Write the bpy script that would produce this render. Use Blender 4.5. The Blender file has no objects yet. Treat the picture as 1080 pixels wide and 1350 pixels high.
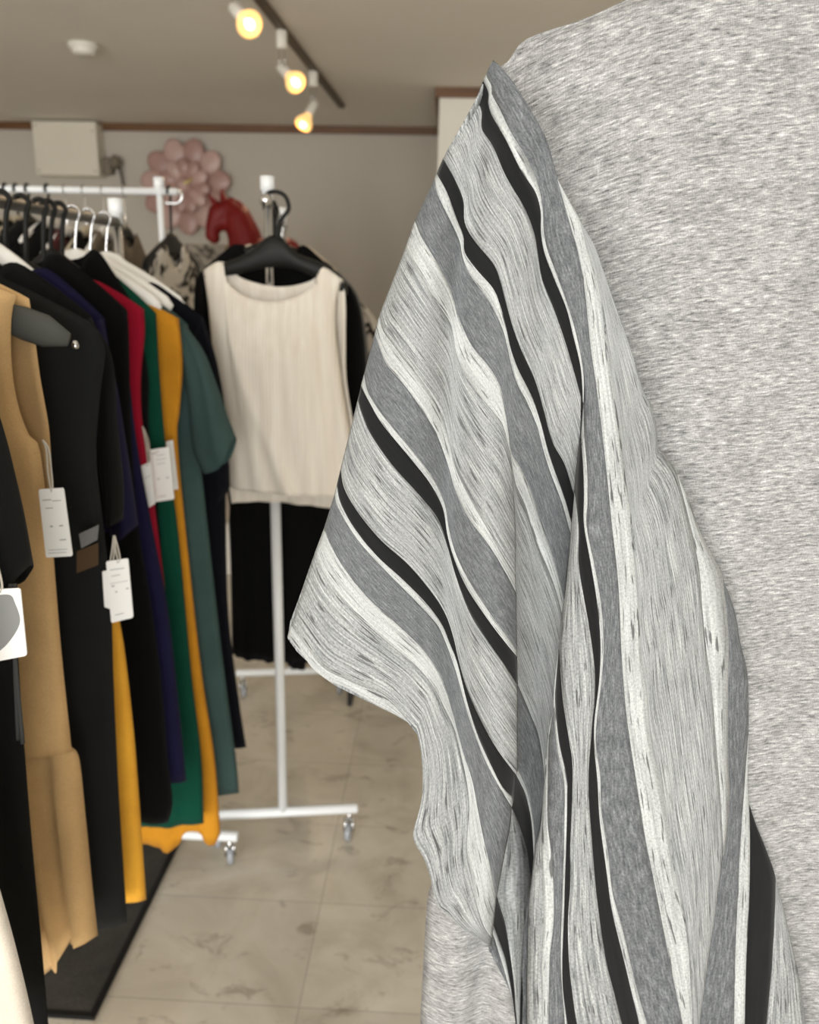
import bpy, bmesh, math, random
from mathutils import Vector, Matrix
random.seed(7)
S = bpy.context.scene
COL = S.collection
PI = math.pi

# ------------------------------------------------------------------ camera
F = 1080.0
PITCH, YAW, ROLL, CZ = math.radians(15.73), math.radians(2.48), 0.021, 1.47

def ray(px, py):
    u, v = px - 540, py - 675
    c, s = math.cos(ROLL), math.sin(ROLL)
    a, b = u * c + v * s, -u * s + v * c
    x, Y, Z = a, F, -b
    y = Y * math.cos(PITCH) + Z * math.sin(PITCH)
    z = -Y * math.sin(PITCH) + Z * math.cos(PITCH)
    return (x * math.cos(YAW) - y * math.sin(YAW), x * math.sin(YAW) + y * math.cos(YAW), z)

def aty(px, py, y):                       # point of the plane at depth y
    d = ray(px, py); t = y / d[1]
    return (d[0] * t, y, CZ + d[2] * t)

def xz(px, py, y):
    p = aty(px, py, y); return (p[0], p[2])

def atz(px, py, z):
    d = ray(px, py); t = (z - CZ) / d[2]
    return (d[0] * t, d[1] * t, z)

cam = bpy.data.cameras.new('camera')
cam.sensor_fit = 'HORIZONTAL'; cam.sensor_width = 36; cam.lens = 36
cam.clip_start = 0.02; cam.clip_end = 60
cam.dof.use_dof = True; cam.dof.focus_distance = 0.62; cam.dof.aperture_fstop = 8.6
co = bpy.data.objects.new('camera', cam); COL.objects.link(co)
def dvec(px, py): return Vector(ray(px, py)).normalized()
fwd = dvec(540, 675); rgt = (dvec(541, 675) - fwd).normalized(); up = rgt.cross(fwd).normalized()
rgt = fwd.cross(up)
co.matrix_world = Matrix(((rgt.x, up.x, -fwd.x, 0), (rgt.y, up.y, -fwd.y, 0), (rgt.z, up.z, -fwd.z, CZ), (0, 0, 0, 1)))
S.camera = co

# ------------------------------------------------------------------ materials
def srgb(r, g, b):
    def f(c):
        c /= 255.0
        return c / 12.92 if c <= 0.04045 else ((c + 0.055) / 1.055) ** 2.4
    return (f(r), f(g), f(b), 1)

class NT:
    def __init__(self, name):
        self.m = bpy.data.materials.new(name); self.m.use_nodes = True
        self.t = self.m.node_tree; self.n = self.t.nodes
        self.b = self.n['Principled BSDF']
    def add(self, typ, **kw):
        x = self.n.new(typ)
        for k, v in kw.items():
            if hasattr(x, k): setattr(x, k, v)
            else: x.inputs[k].default_value = v
        return x
    def link(self, a, b): self.t.links.new(a, b)
    def coord(self, which='Object', scale=(1, 1, 1), rot=(0, 0, 0), loc=(0, 0, 0)):
        c = self.add('ShaderNodeTexCoord'); mp = self.add('ShaderNodeMapping')
        mp.inputs['Scale'].default_value = scale; mp.inputs['Rotation'].default_value = rot; mp.inputs['Location'].default_value = loc
        self.link(c.outputs[which], mp.inputs['Vector']); return mp.outputs['Vector']
    def noise(self, vec, scale=1, detail=3, rough=0.55, dist=0):
        x = self.add('ShaderNodeTexNoise'); x.inputs['Scale'].default_value = scale
        x.inputs['Detail'].default_value = detail; x.inputs['Roughness'].default_value = rough
        x.inputs['Distortion'].default_value = dist
        self.link(vec, x.inputs['Vector']); return x.outputs['Fac']
    def ramp(self, fac, stops, interp='LINEAR'):
        x = self.add('ShaderNodeValToRGB'); x.color_ramp.interpolation = interp
        e = x.color_ramp.elements
        while len(e) < len(stops): e.new(0.5)
        for i, (p, c) in enumerate(stops):
            e[i].position = p; e[i].color = c
        self.link(fac, x.inputs['Fac']); return x.outputs['Color']
    def mix(self, a, b, fac, blend='MIX'):
        x = self.add('ShaderNodeMix', data_type='RGBA', blend_type=blend)
        for sock, v in ((x.inputs[0], fac), (x.inputs[6], a), (x.inputs[7], b)):
            if isinstance(v, (int, float)): sock.default_value = v
            elif isinstance(v, tuple): sock.default_value = v
            else: self.link(v, sock)
        return x.outputs[2]
    def bump(self, h, strength=0.2, dist=0.002):
        x = self.add('ShaderNodeBump'); x.inputs['Strength'].default_value = strength; x.inputs['Distance'].default_value = dist
        self.link(h, x.inputs['Height']); self.link(x.outputs['Normal'], self.b.inputs['Normal'])
    def base(self, c, rough=0.6, spec=0.5, metal=0):
        if isinstance(c, tuple): self.b.inputs['Base Color'].default_value = c
        else: self.link(c, self.b.inputs['Base Color'])
        self.b.inputs['Roughness'].default_value = rough
        self.b.inputs['Specular IOR Level'].default_value = spec
        self.b.inputs['Metallic'].default_value = metal
        return self.m

def g(v): return srgb(v, v, v)

def plain(name, c, rough=0.5, spec=0.5, metal=0, var=0.06, sc=6):
    m = NT(name); v = m.coord('Object')
    n = m.noise(v, sc, 3)
    d = tuple(max(0, x * (1 - var)) for x in c[:3]) + (1,); l = tuple(min(1, x * (1 + var)) for x in c[:3]) + (1,)
    return m.base(m.ramp(n, [(0.3, d), (0.7, l)]), rough, spec, metal)

def cloth(name, c, var=0.12, spec=0.08, fine=900):
    m = NT(name); v = m.coord('Object')
    n = m.noise(v, 9, 3); w = m.noise(v, fine, 2)
    d = tuple(x * (1 - var) for x in c[:3]) + (1,); l = tuple(min(1, x * (1 + var)) for x in c[:3]) + (1,)
    col = m.mix(m.ramp(n, [(0.3, d), (0.7, l)]), m.ramp(w, [(0.3, g(90)), (0.7, g(255))]), 0.25, 'MULTIPLY')
    m.bump(w, 0.15, 0.001)
    m.b.inputs['Sheen Weight'].default_value = 0.03
    m.b.inputs['Sheen Roughness'].default_value = 0.6
    return m.base(col, 0.85, spec)

def woven(name, stops, fu=240, fv=14, slub=0.0, fine=0.35, seed=0.0):
    """yarn-dyed cloth: streaks run along v of the UV map"""
    m = NT(name)
    a = m.noise(m.coord('UV', (fu, fv, 1), loc=(seed, seed * 2, 0)), 1, 3, 0.6)
    col = m.ramp(a, stops)
    f = m.noise(m.coord('UV', (520, 300, 1)), 1, 2, 0.6)
    col = m.mix(col, m.ramp(f, [(0.3, g(70)), (0.55, g(215)), (0.75, g(255))]), fine, 'MULTIPLY')
    if slub:
        s = m.noise(m.coord('UV', (330, 22, 1), loc=(seed + 3.3, 7.1, 0)), 1, 1, 0.5)
        k = m.ramp(s, [(0.62, (0, 0, 0, 1)), (0.69, (1, 1, 1, 1))])
        kk = m.add('ShaderNodeMath', operation='MULTIPLY'); m.link(k, kk.inputs[0]); kk.inputs[1].default_value = slub
        col = m.mix(col, g(58), kk.outputs[0])
    m.bump(f, 0.25, 0.0006)
    m.b.inputs['Sheen Weight'].default_value = 0.08
    return m.base(col, 0.9, 0.12)

M = {}
M['heather_woven'] = woven('light grey streaked cloth', [(0.25, srgb(62, 66, 68)), (0.40, srgb(126, 129, 130)), (0.56, srgb(158, 161, 161)), (0.75, srgb(198, 201, 200))], fu=420, fv=11, slub=0.85, fine=0.5, seed=1.3)
M['white_woven'] = woven('pale streaked cloth', [(0.25, srgb(112, 115, 116)), (0.40, srgb(160, 163, 163)), (0.7, srgb(190, 193, 192))], fu=340, fv=9, slub=0.8, fine=0.4, seed=5.1)
M['dark_woven'] = woven('mid grey chambray cloth', [(0.25, srgb(74, 77, 80)), (0.5, srgb(101, 104, 107)), (0.75, srgb(134, 137, 139))], fu=400, fv=50, slub=0.12, fine=0.5, seed=9.7)
M['black_woven'] = woven('black satin stripe', [(0.3, srgb(19, 20, 21)), (0.7, srgb(25, 26, 27))], fine=0.12, seed=4.2)

def heather_jersey():
    m = NT('grey heather jersey')
    a = m.noise(m.coord('UV', (58, 290, 1)), 1, 4, 0.70, 0.15)
    b = m.noise(m.coord('UV', (14, 26, 1), loc=(4, 2, 0)), 1, 2, 0.5)
    col = m.ramp(a, [(0.28, srgb(84, 84, 84)), (0.43, srgb(140, 140, 140)), (0.57, srgb(172, 172, 171)), (0.74, srgb(224, 224, 223))])
    col = m.mix(col, m.ramp(b, [(0.3, g(215)), (0.7, g(255))]), 0.8, 'MULTIPLY')
    w = m.add('ShaderNodeTexWave', wave_type='BANDS', bands_direction='X'); w.inputs['Scale'].default_value = 1.0
    w.inputs['Distortion'].default_value = 0.6; w.inputs['Detail'].default_value = 1
    m.link(m.coord('UV', (150, 3, 1)), w.inputs['Vector'])
    f = m.noise(m.coord('UV', (420, 300, 1)), 1, 2, 0.6)
    col = m.mix(col, m.ramp(w.outputs['Fac'], [(0.1, g(205)), (0.6, g(255))]), 0.55, 'MULTIPLY')
    col = m.mix(col, m.ramp(f, [(0.3, g(150)), (0.6, g(255))]), 0.4, 'MULTIPLY')
    m.bump(f, 0.3, 0.0008)
    m.b.inputs['Sheen Weight'].default_value = 0.1
    return m.base(col, 0.95, 0.1)
M['jersey'] = heather_jersey()

for k, c in dict(black=(19, 19, 19), jet=(8, 8, 9), charcoal=(29, 30, 30), navy=(13, 13, 22), royal=(28, 26, 58), ink=(11, 12, 20),
                 tan=(208, 172, 122), mustard=(204, 140, 38), amber=(250, 180, 62), red=(150, 18, 44), green=(10, 70, 54), teal=(64, 86, 84),
                 cream=(206, 197, 183), beige=(214, 198, 178), khaki=(128, 116, 100), brown=(84, 66, 48), smoke=(120, 120, 120), rosewood=(98, 52, 52)).items():
    M[k] = cloth(k + ' cloth', srgb(*c))

def pleated():
    m = NT('cream pleated cloth')
    v = m.coord('Object')
    w = m.add('ShaderNodeTexWave', wave_type='BANDS', bands_direction='X'); w.inputs['Scale'].default_value = 42
    w.inputs['Distortion'].default_value = 1.2; w.inputs['Detail'].default_value = 2; w.inputs['Detail Scale'].default_value = 0.6
    m.link(m.coord('Object', (1, 1, 0.08)), w.inputs['Vector'])
    n = m.noise(m.coord('Object', (60, 60, 3)), 1, 3)
    col = m.ramp(n, [(0.3, srgb(226, 217, 204)), (0.7, srgb(241, 235, 224))])
    m.bump(w.outputs['Fac'], 0.35, 0.003)
    return m.base(col, 0.85, 0.15)
M['pleated'] = pleated()

def printed(name, a, b, sc=9):
    m = NT(name)
    n = m.noise(m.coord('Object', (1, 1, 0.7)), sc, 3, 0.55, 1.6)
    return m.base(m.ramp(n, [(0.34, b), (0.40, a), (0.50, a), (0.53, b), (0.57, b), (0.60, a), (0.70, a)]), 0.8, 0.15)
M['print_bw'] = printed('black and white printed cloth', srgb(210, 204, 194), srgb(48, 44, 40), 5.5)
M['print_grey'] = printed('grey printed cloth', srgb(150, 142, 130), srgb(84, 78, 68), 7)

M['white_paint'] = plain('white powder coated steel', srgb(232, 235, 236), 0.35, 0.5, var=0.02)
M['chrome'] = plain('chrome', srgb(205, 205, 205), 0.18, 0.5, 1.0, 0.03)
M['steel_rod'] = plain('dull steel tube', srgb(112, 111, 108), 0.45, 0.5, 0.8, 0.04)
M['plastic_black'] = plain('black hanger plastic', srgb(24, 24, 23), 0.5, 0.25)
M['plastic_grey'] = plain('grey hanger plastic', srgb(74, 75, 71), 0.7, 0.2)
M['hanger_white'] = plain('white hanger', srgb(240, 238, 233), 0.4, 0.4, var=0.02)
M['wood_pale'] = plain('pale wood hanger', srgb(196, 184, 158), 0.5, 0.4)
M['castor_grey'] = plain('translucent castor tyre', srgb(150, 154, 160), 0.25, 0.6)
M['card'] = plain('white tag card', srgb(250, 249, 246), 0.5, 0.3, var=0.015)
M['ink_grey'] = plain('pale grey print', srgb(176, 176, 172), 0.6, 0.2)
M['ink_dark'] = plain('mid grey print', srgb(138, 139, 138), 0.6, 0.2)
M['string'] = plain('pale string', srgb(190, 184, 172), 0.8, 0.1)
M['cord'] = plain('dark grey cord', srgb(62, 62, 62), 0.8, 0.1)
M['bulb_cap'] = plain('white lamp holder', srgb(226, 222, 212), 0.45, 0.4, var=0.02)
M['rail_brown'] = plain('dark brown lamp rail', srgb(84, 70, 54), 0.5, 0.4)
M['horse_red'] = plain('red painted wood', srgb(108, 14, 12), 0.5, 0.3, var=0.1)
M['petal_pink'] = plain('dusty pink petal', srgb(196, 164, 155), 0.35, 0.5, var=0.06, sc=4)
M['petal_dark'] = plain('deep pink petal', srgb(176, 140, 131), 0.35, 0.5, var=0.06, sc=4)
M['yellow'] = plain('yellow streamer', srgb(220, 204, 130), 0.5, 0.4)  # colour of the yellowish reflection painted onto the flower
M['box_white'] = plain('off white painted metal', srgb(226, 220, 204), 0.5, 0.4, var=0.03, sc=3)
M['grey_metal'] = plain('brownish grey metal', srgb(120, 112, 98), 0.5, 0.4)
M['black_metal'] = plain('black metal', srgb(24, 24, 24), 0.4, 0.5)
M['shade_plaster'] = plain('white plinth paint', srgb(215, 210, 200), 0.6, 0.3)

def lampglow(name, c, st):
    m = NT(name)
    m.base(c, 0.3)
    m.b.inputs['Emission Color'].default_value = c; m.b.inputs['Emission Strength'].default_value = st
    return m.m
M['bulb_hot'] = lampglow('lit filament bulb', (1.0, 0.80, 0.44, 1), 4.5)
M['bulb_glow'] = lampglow('lit reflector glass', (1.0, 0.60, 0.22, 1), 0.95)

def wallmat(name, c, c2, sc=220):
    m = NT(name); v = m.coord('Object')
    n = m.noise(v, 1.3, 3); t = m.noise(v, sc, 2)
    m.bump(t, 0.25, 0.002)
    return m.base(m.ramp(n, [(0.3, c), (0.7, c2)]), 0.85, 0.2)
M['wall'] = wallmat('off white wallpaper', srgb(194, 187, 176), srgb(200, 193, 182))
M['wall_light'] = wallmat('pale partition wallpaper', srgb(236, 232, 220), srgb(240, 237, 226))
M['ceiling'] = wallmat('ceiling paper', srgb(226, 221, 212), srgb(232, 227, 218))

def woodtrim():
    m = NT('brown wood trim')
    n = m.noise(m.coord('Object', (3, 60, 60)), 1, 4)
    return m.base(m.ramp(n, [(0.3, srgb(92, 62, 38)), (0.7, srgb(122, 86, 54))]), 0.45, 0.4)
M['trim'] = woodtrim()

def vinyl():
    m = NT('beige marbled vinyl tile')
    v = m.coord('Object')
    n = m.noise(v, 5, 5, 0.6, 0.8)
    col = m.ramp(n, [(0.3, srgb(190, 181, 164)), (0.5, srgb(208, 200, 184)), (0.72, srgb(220, 213, 199))])
    vein = m.noise(m.coord('Object', (1, 1.6, 1), loc=(3, 1, 0)), 7.5, 7, 0.68, 1.1)
    k = m.ramp(vein, [(0.57, (0, 0, 0, 1)), (0.66, (1, 1, 1, 1))])
    kk = m.add('ShaderNodeMath', operation='MULTIPLY'); m.link(k, kk.inputs[0]); kk.inputs[1].default_value = 0.5
    col = m.mix(col, srgb(124, 110, 92), kk.outputs[0])
    br = m.add('ShaderNodeTexBrick', offset=0.0, squash=1.0)
    m.link(m.coord('Object', (1, 1, 1), loc=(0.269, -1.66, 0)), br.inputs['Vector'])
    br.inputs['Scale'].default_value = 1.0; br.inputs['Mortar Size'].default_value = 0.0012
    br.inputs['Mortar Smooth'].default_value = 0.4
    br.inputs['Brick Width'].default_value = 0.45; br.inputs['Row Height'].default_value = 0.3
    br.inputs['Color1'].default_value = g(255); br.inputs['Color2'].default_value = g(240); br.inputs['Mortar'].default_value = g(172)
    col = m.mix(col, br.outputs['Color'], 0.75, 'MULTIPLY')
    return m.base(col, 0.28, 0.45)
M['vinyl'] = vinyl()

def matrubber():
    m = NT('charcoal floor mat'); v = m.coord('Object')
    n = m.noise(v, 260, 2); b = m.noise(v, 7, 3)
    col = m.mix(m.ramp(b, [(0.3, srgb(60, 59, 56)), (0.7, srgb(78, 76, 72))]), m.ramp(n, [(0.3, g(120)), (0.7, g(255))]), 0.5, 'MULTIPLY')
    m.bump(n, 0.4, 0.003)
    return m.base(col, 0.9, 0.2)
M['mat'] = matrubber()
M['mat_edge'] = plain('black rubber edge', srgb(16, 16, 16), 0.6, 0.3)

# ------------------------------------------------------------------ mesh helpers
def finish(bm, name, mats, parent=None, loc=(0, 0, 0), smooth=True, bevel=0, sub=0, recalc=True):
    if recalc: bmesh.ops.recalc_face_normals(bm, faces=bm.faces[:])
    me = bpy.data.meshes.new(name); bm.to_mesh(me); bm.free()
    o = bpy.data.objects.new(name, me); COL.objects.link(o); o.location = loc
    for x in (mats if isinstance(mats, (list, tuple)) else [mats]): me.materials.append(M[x])
    if smooth: me.polygons.foreach_set('use_smooth', [True] * len(me.polygons))
    if parent: o.parent = parent
    if bevel:
        b = o.modifiers.new('Bevel', 'BEVEL'); b.width = bevel; b.segments = 2; b.limit_method = 'ANGLE'
    if sub:
        s = o.modifiers.new('Subdivision', 'SUBSURF'); s.levels = sub; s.render_levels = sub
    return o

def tag(o, label=None, cat=None, group=None, kind=None):
    if label: o['label'] = label
    if cat: o['category'] = cat
    if group: o['group'] = group
    if kind: o['kind'] = kind
    return o

def empty(name, label, cat, loc=(0, 0, 0), group=None, rz=0):
    o = bpy.data.objects.new(name, None); COL.objects.link(o); o.location = loc; o.rotation_euler = (0, 0, rz)
    o.empty_display_size = 0.05
    return tag(o, label, cat, group)

def box(bm, x0, x1, y0, y1, z0, z1):
    vs = [bm.verts.new((x, y, z)) for x in (x0, x1) for y in (y0, y1) for z in (z0, z1)]
    for f in ((0, 1, 3, 2), (4, 6, 7, 5), (0, 4, 5, 1), (2, 3, 7, 6), (0, 2, 6, 4), (1, 5, 7, 3)):
        bm.faces.new([vs[i] for i in f])
    return vs

def tube(bm, pts, r, n=12, cap=True, flat=1.0):
    """round tube along pts; r is a number or a list"""
    pts = [Vector(p) for p in pts]
    rs = r if isinstance(r, (list, tuple)) else [r] * len(pts)
    rings = []; ref = None
    for i, p in enumerate(pts):
        d = (pts[min(i + 1, len(pts) - 1)] - pts[max(i - 1, 0)]).normalized()
        if ref is None:
            ref = Vector((0, 1, 0)) if abs(d.y) < 0.9 else Vector((1, 0, 0))
        a = (ref - d * ref.dot(d)).normalized(); ref = a
        b = d.cross(a)
        rings.append([bm.verts.new(p + (a * math.cos(t) * flat + b * math.sin(t)) * rs[i]) for t in [2 * PI * k / n for k in range(n)]])
    for i in range(len(rings) - 1):
        for k in range(n):
            bm.faces.new((rings[i][k], rings[i][(k + 1) % n], rings[i + 1][(k + 1) % n], rings[i + 1][k]))
    if cap:
        bm.faces.new(rings[0][::-1]); bm.faces.new(rings[-1])

def lathe(bm, prof, n=20, mtx=None):
    """prof: (radius, height) pairs turned about z"""
    rings = []
    for r, h in prof:
        if r < 1e-6: rings.append([bm.verts.new((0, 0, h))])
        else: rings.append([bm.verts.new((r * math.cos(2 * PI * k / n), r * math.sin(2 * PI * k / n), h)) for k in range(n)])
    for i in range(len(rings) - 1):
        A, B = rings[i], rings[i + 1]
        for k in range(n):
            j = (k + 1) % n
            if len(A) == 1 and len(B) > 1: bm.faces.new((A[0], B[k], B[j]))
            elif len(B) == 1 and len(A) > 1: bm.faces.new((A[k], A[j], B[0]))
            elif len(A) > 1: bm.faces.new((A[k], A[j], B[j], B[k]))
    if mtx is not None: bmesh.ops.transform(bm, matrix=mtx, verts=[v for R in rings for v in R])

def catmull(p, n, uniform=True):
    """smooth resampling of a polyline to n points, even in length"""
    if len(p) == 2:
        return [tuple(p[0][k] + (p[1][k] - p[0][k]) * i / (n - 1) for k in range(len(p[0]))) for i in range(n)]
    q = [tuple(2 * a - b for a, b in zip(p[0], p[1]))] + list(p) + [tuple(2 * a - b for a, b in zip(p[-1], p[-2]))]
    dense = []
    for i in range(1, len(q) - 2):
        p0, p1, p2, p3 = q[i - 1:i + 3]
        for s in range(10):
            t = s / 10
            dense.append(tuple(0.5 * (2 * b + (c - a) * t + (2 * a - 5 * b + 4 * c - d) * t * t + (3 * b - a - 3 * c + d) * t ** 3) for a, b, c, d in zip(p0, p1, p2, p3)))
    dense.append(tuple(p[-1]))
    L = [0]
    for a, b in zip(dense, dense[1:]): L.append(L[-1] + math.dist(a, b))
    out = []; j = 0
    for i in range(n):
        s = L[-1] * i / (n - 1)
        while j < len(L) - 2 and L[j + 1] < s: j += 1
        w = (s - L[j]) / max(L[j + 1] - L[j], 1e-9)
        out.append(tuple(a + (b - a) * w for a, b in zip(dense[j], dense[j + 1])))
    return out

def coons(L, R, T, B, nu, nv):
    """grid[v][u] between left, right, top and bottom edges"""
    l, r, t, b = catmull(L, nv + 1), catmull(R, nv + 1), catmull(T, nu + 1), catmull(B, nu + 1)
    out = []
    for j in range(nv + 1):
        v = j / nv; row = []
        for i in range(nu + 1):
            u = i / nu
            row.append(tuple((1 - u) * l[j][k] + u * r[j][k] + (1 - v) * t[i][k] + v * b[i][k]
                             - ((1 - u) * (1 - v) * l[0][k] + u * (1 - v) * r[0][k] + (1 - u) * v * l[-1][k] + u * v * r[-1][k]) for k in (0, 1)))
        out.append(row)
    return out

# ------------------------------------------------------------------ room
XL, XR, YF, YB, H = -3.9, 3.3, -3.2, 6.2, 2.5
def slab(name, m, *b, kind='structure'):
    bm = bmesh.new(); box(bm, *b)
    return tag(finish(bm, name, m, smooth=False), kind=kind)
slab('floor', 'vinyl', XL, XR, YF, YB, -0.1, 0)
slab('ceiling', 'ceiling', XL, XR, YF, YB, H, H + 0.1)
slab('wall_back', 'wall', XL - 0.1, XR + 0.1, YB, YB + 0.1, -0.1, H + 0.1)
slab('wall_left', 'wall', XL - 0.1, XL, YF, YB, -0.1, H + 0.1)
slab('wall_right', 'wall', XR, XR + 0.1, YF, YB, -0.1, H + 0.1)
slab('wall_partition', 'wall_light', -0.098, XR, 4.99, YB, 0, H)
slab('trim_1', 'trim', XL, -0.098, YB - 0.025, YB, H - 0.05, H)
slab('trim_2', 'trim', -0.123, XR, 4.965, 4.99, H - 0.05, H)
slab('trim_3', 'trim', -0.123, -0.098, 4.99, YB, H - 0.05, H)
slab('baseboard_back', 'trim', XL, -0.098, YB - 0.012, YB, 0, 0.06)
bm = bmesh.new()                                    # shop front behind the camera with a wide opening
box(bm, XL, -3.3, YF - 0.1, YF, 0, H); box(bm, 2.8, XR, YF - 0.1, YF, 0, H)
box(bm, -3.3, 2.8, YF - 0.1, YF, 2.35, H); box(bm, -3.3, 2.8, YF - 0.1, YF, 0, 0.25)
tag(finish(bm, 'wall_front', 'wall', smooth=False), kind='structure')
bm = bmesh.new()
for x in (-3.3, -1.27, 0.76, 2.76): box(bm, x, x + 0.04, YF - 0.07, YF - 0.03, 0.25, 2.35)
box(bm, -3.3, 2.8, YF - 0.07, YF - 0.03, 0.25, 0.29); box(bm, -3.3, 2.8, YF - 0.07, YF - 0.03, 2.31, 2.35)
tag(finish(bm, 'window_1', 'grey_metal', smooth=False), kind='structure')

# floor mat
t = empty('floor_mat', 'charcoal floor mat with black edge under the front clothes rack', 'mat', (-1.25, 1.8, 0))
bm = bmesh.new(); box(bm, -0.558, 0.558, -0.488, 0.488, 0.001, 0.009); finish(bm, 'pile', 'mat', t, smooth=False)
bm = bmesh.new()
box(bm, 0.558, 0.57, -0.5, 0.5, 0.0005, 0.010); box(bm, -0.57, -0.558, -0.5, 0.5, 0.0005, 0.010)
box(bm, -0.558, 0.558, -0.5, -0.488, 0.0005, 0.010); box(bm, -0.558, 0.558, 0.488, 0.5, 0.0005, 0.010)
finish(bm, 'border', 'mat_edge', t, smooth=False)

# smoke detector
p = atz(110, 58, H)
t = empty('smoke_detector', 'small round white smoke detector on the ceiling', 'smoke detector', (p[0], p[1], H))
bm = bmesh.new(); lathe(bm, [(0, 0), (0.068, 0), (0.07, -0.012), (0.066, -0.022), (0.05, -0.024), (0.05, -0.024)], 28); finish(bm, 'base', 'bulb_cap', t)
bm = bmesh.new(); lathe(bm, [(0.056, -0.020), (0.055, -0.036), (0.048, -0.046), (0, -0.048)], 28); finish(bm, 'sensor_cap', 'bulb_cap', t)

# white box on the back wall
by_ = 6.06
(ba, bz1), (bb, bz0) = xz(41, 159, by_), xz(131, 232, by_)
bw, bh = (bb - ba) / 2, bz1 - bz0
t = empty('wall_box', 'white square metal box mounted high on the back wall', 'wall box', ((ba + bb) / 2, (by_ + YB) / 2, bz0))
bd = (YB - by_) / 2
bm = bmesh.new(); box(bm, -bw, bw, -bd, bd - 0.0005, 0, bh); finish(bm, 'housing', 'box_white', t, smooth=False, bevel=0.006)
for x, z in ((-bw + 0.025, 0.03), (bw - 0.025, 0.03), (bw - 0.025, bh - 0.06), (-bw + 0.025, bh - 0.03)):
    bm = bmesh.new(); tube(bm, [(x, -bd - 0.002, z), (x, -bd + 0.001, z)], 0.006, 8)
    finish(bm, 'screw', 'grey_metal', t)
bm = bmesh.new(); box(bm, bw + 0.001, bw + 0.065, -0.02, bd - 0.001, 0.02, 0.13)
finish(bm, 'motor', 'grey_metal', t, smooth=False, bevel=0.01)
bm = bmesh.new(); tube(bm, [(bw + 0.065, 0.0, 0.10), (bw + 0.09, 0.0, 0.10), (bw + 0.11, 0.0, 0.10), (bw + 0.14, 0.0, 0.095)], [0.03, 0.05, 0.042, 0.012], 14)
finish(bm, 'pipe_cap', 'grey_metal', t)
bm = bmesh.new(); tube(bm, [(bw + 0.12, 0.0, 0.08), (bw + 0.125, 0.02, 0.0), (bw + 0.125, 0.04, -0.06), (bw + 0.125, 0.055, -0.12)], 0.008, 8)
finish(bm, 'cable', 'black_metal', t)

# ------------------------------------------------------------------ track lamps
bm = bmesh.new()
rx0, rx1, ry1 = -0.83, -0.702, 5.46
def railx(y): return -0.761 + (y - 3.536) * (0.059 / 1.93)
v = [bm.verts.new((railx(y) + dx, y, z)) for y in (1.0, ry1) for dx in (-0.017, 0.017) for z in (H - 0.022, H)]
for f in ((0, 1, 3, 2), (4, 6, 7, 5), (0, 4, 5, 1), (2, 3, 7, 6), (0, 2, 6, 4), (1, 5, 7, 3)): bm.faces.new([v[i] for i in f])
tag(finish(bm, 'lighting_rail', 'rail_brown', smooth=False), 'thin dark brown lighting rail running along the ceiling', 'lighting rail')

def spot(ya, drop, tilt_px, label):
    xa = railx(ya)
    t = empty('track_lamp', label, 'spotlight', (xa, ya, H - 0.022), 'spotlights on the ceiling rail')
    bm = bmesh.new(); lathe(bm, [(0, 0), (0.022, 0), (0.024, -0.004), (0.024, -0.064), (0.020, -0.07), (0, -0.07)], 20)
    finish(bm, 'adapter', 'bulb_cap', t)
    e = Vector((0.0, 0.0, -0.07 - drop))
    for dx in (-0.011, 0.011):
        bm = bmesh.new(); tube(bm, [(dx, 0, -0.068), (dx, 0, -0.07 - drop)], 0.002, 6); finish(bm, 'stem', 'chrome', t)
    d = Vector(tilt_px).normalized()
    q = Vector((0, 0, 1)).rotation_difference(d).to_matrix().to_4x4()
    mt = Matrix.Translation(e) @ q
    bm = bmesh.new(); lathe(bm, [(0, -0.02), (0.018, -0.019), (0.022, -0.01), (0.022, 0.062), (0.019, 0.066), (0, 0.066)], 20, mt)
    finish(bm, 'holder', 'bulb_cap', t)
    bm = bmesh.new(); lathe(bm, [(0.018, 0.064), (0.024, 0.078), (0.038, 0.104), (0.046, 0.124), (0.045, 0.132), (0.036, 0.137)], 20, mt)
    b = finish(bm, 'bulb', 'bulb_glow', t)
    bm = bmesh.new(); lathe(bm, [(0, 0.09), (0.008, 0.096), (0.015, 0.112), (0.018, 0.127), (0.014, 0.140), (0.006, 0.146), (0, 0.147)], 16, mt)
    finish(bm, 'filament', 'bulb_hot', b)
    L = bpy.data.lights.new('lamp_light', 'SPOT'); L.energy = 8; L.color = (1.0, 0.74, 0.46); L.spot_size = 2.3; L.spot_blend = 0.8; L.shadow_soft_size = 0.05
    lo = bpy.data.objects.new('lamp_light', L); COL.objects.link(lo); lo.parent = t
    lo.matrix_local = Matrix.Translation(e + d * 0.18) @ Vector((0, 0, -1)).rotation_difference(d).to_matrix().to_4x4()
    return t
spot(3.15, 0.05, (0.50, -0.62, -0.50), 'lit white spotlight on the ceiling rail, nearest and cut by the top edge')
spot(3.85, 0.075, (0.52, -0.55, -0.50), 'lit white spotlight, middle one of three on the ceiling rail')
spot(4.55, 0.085, (-0.34, -0.50, -0.80), 'lit white spotlight farthest along the ceiling rail, turned left and down')

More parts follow.
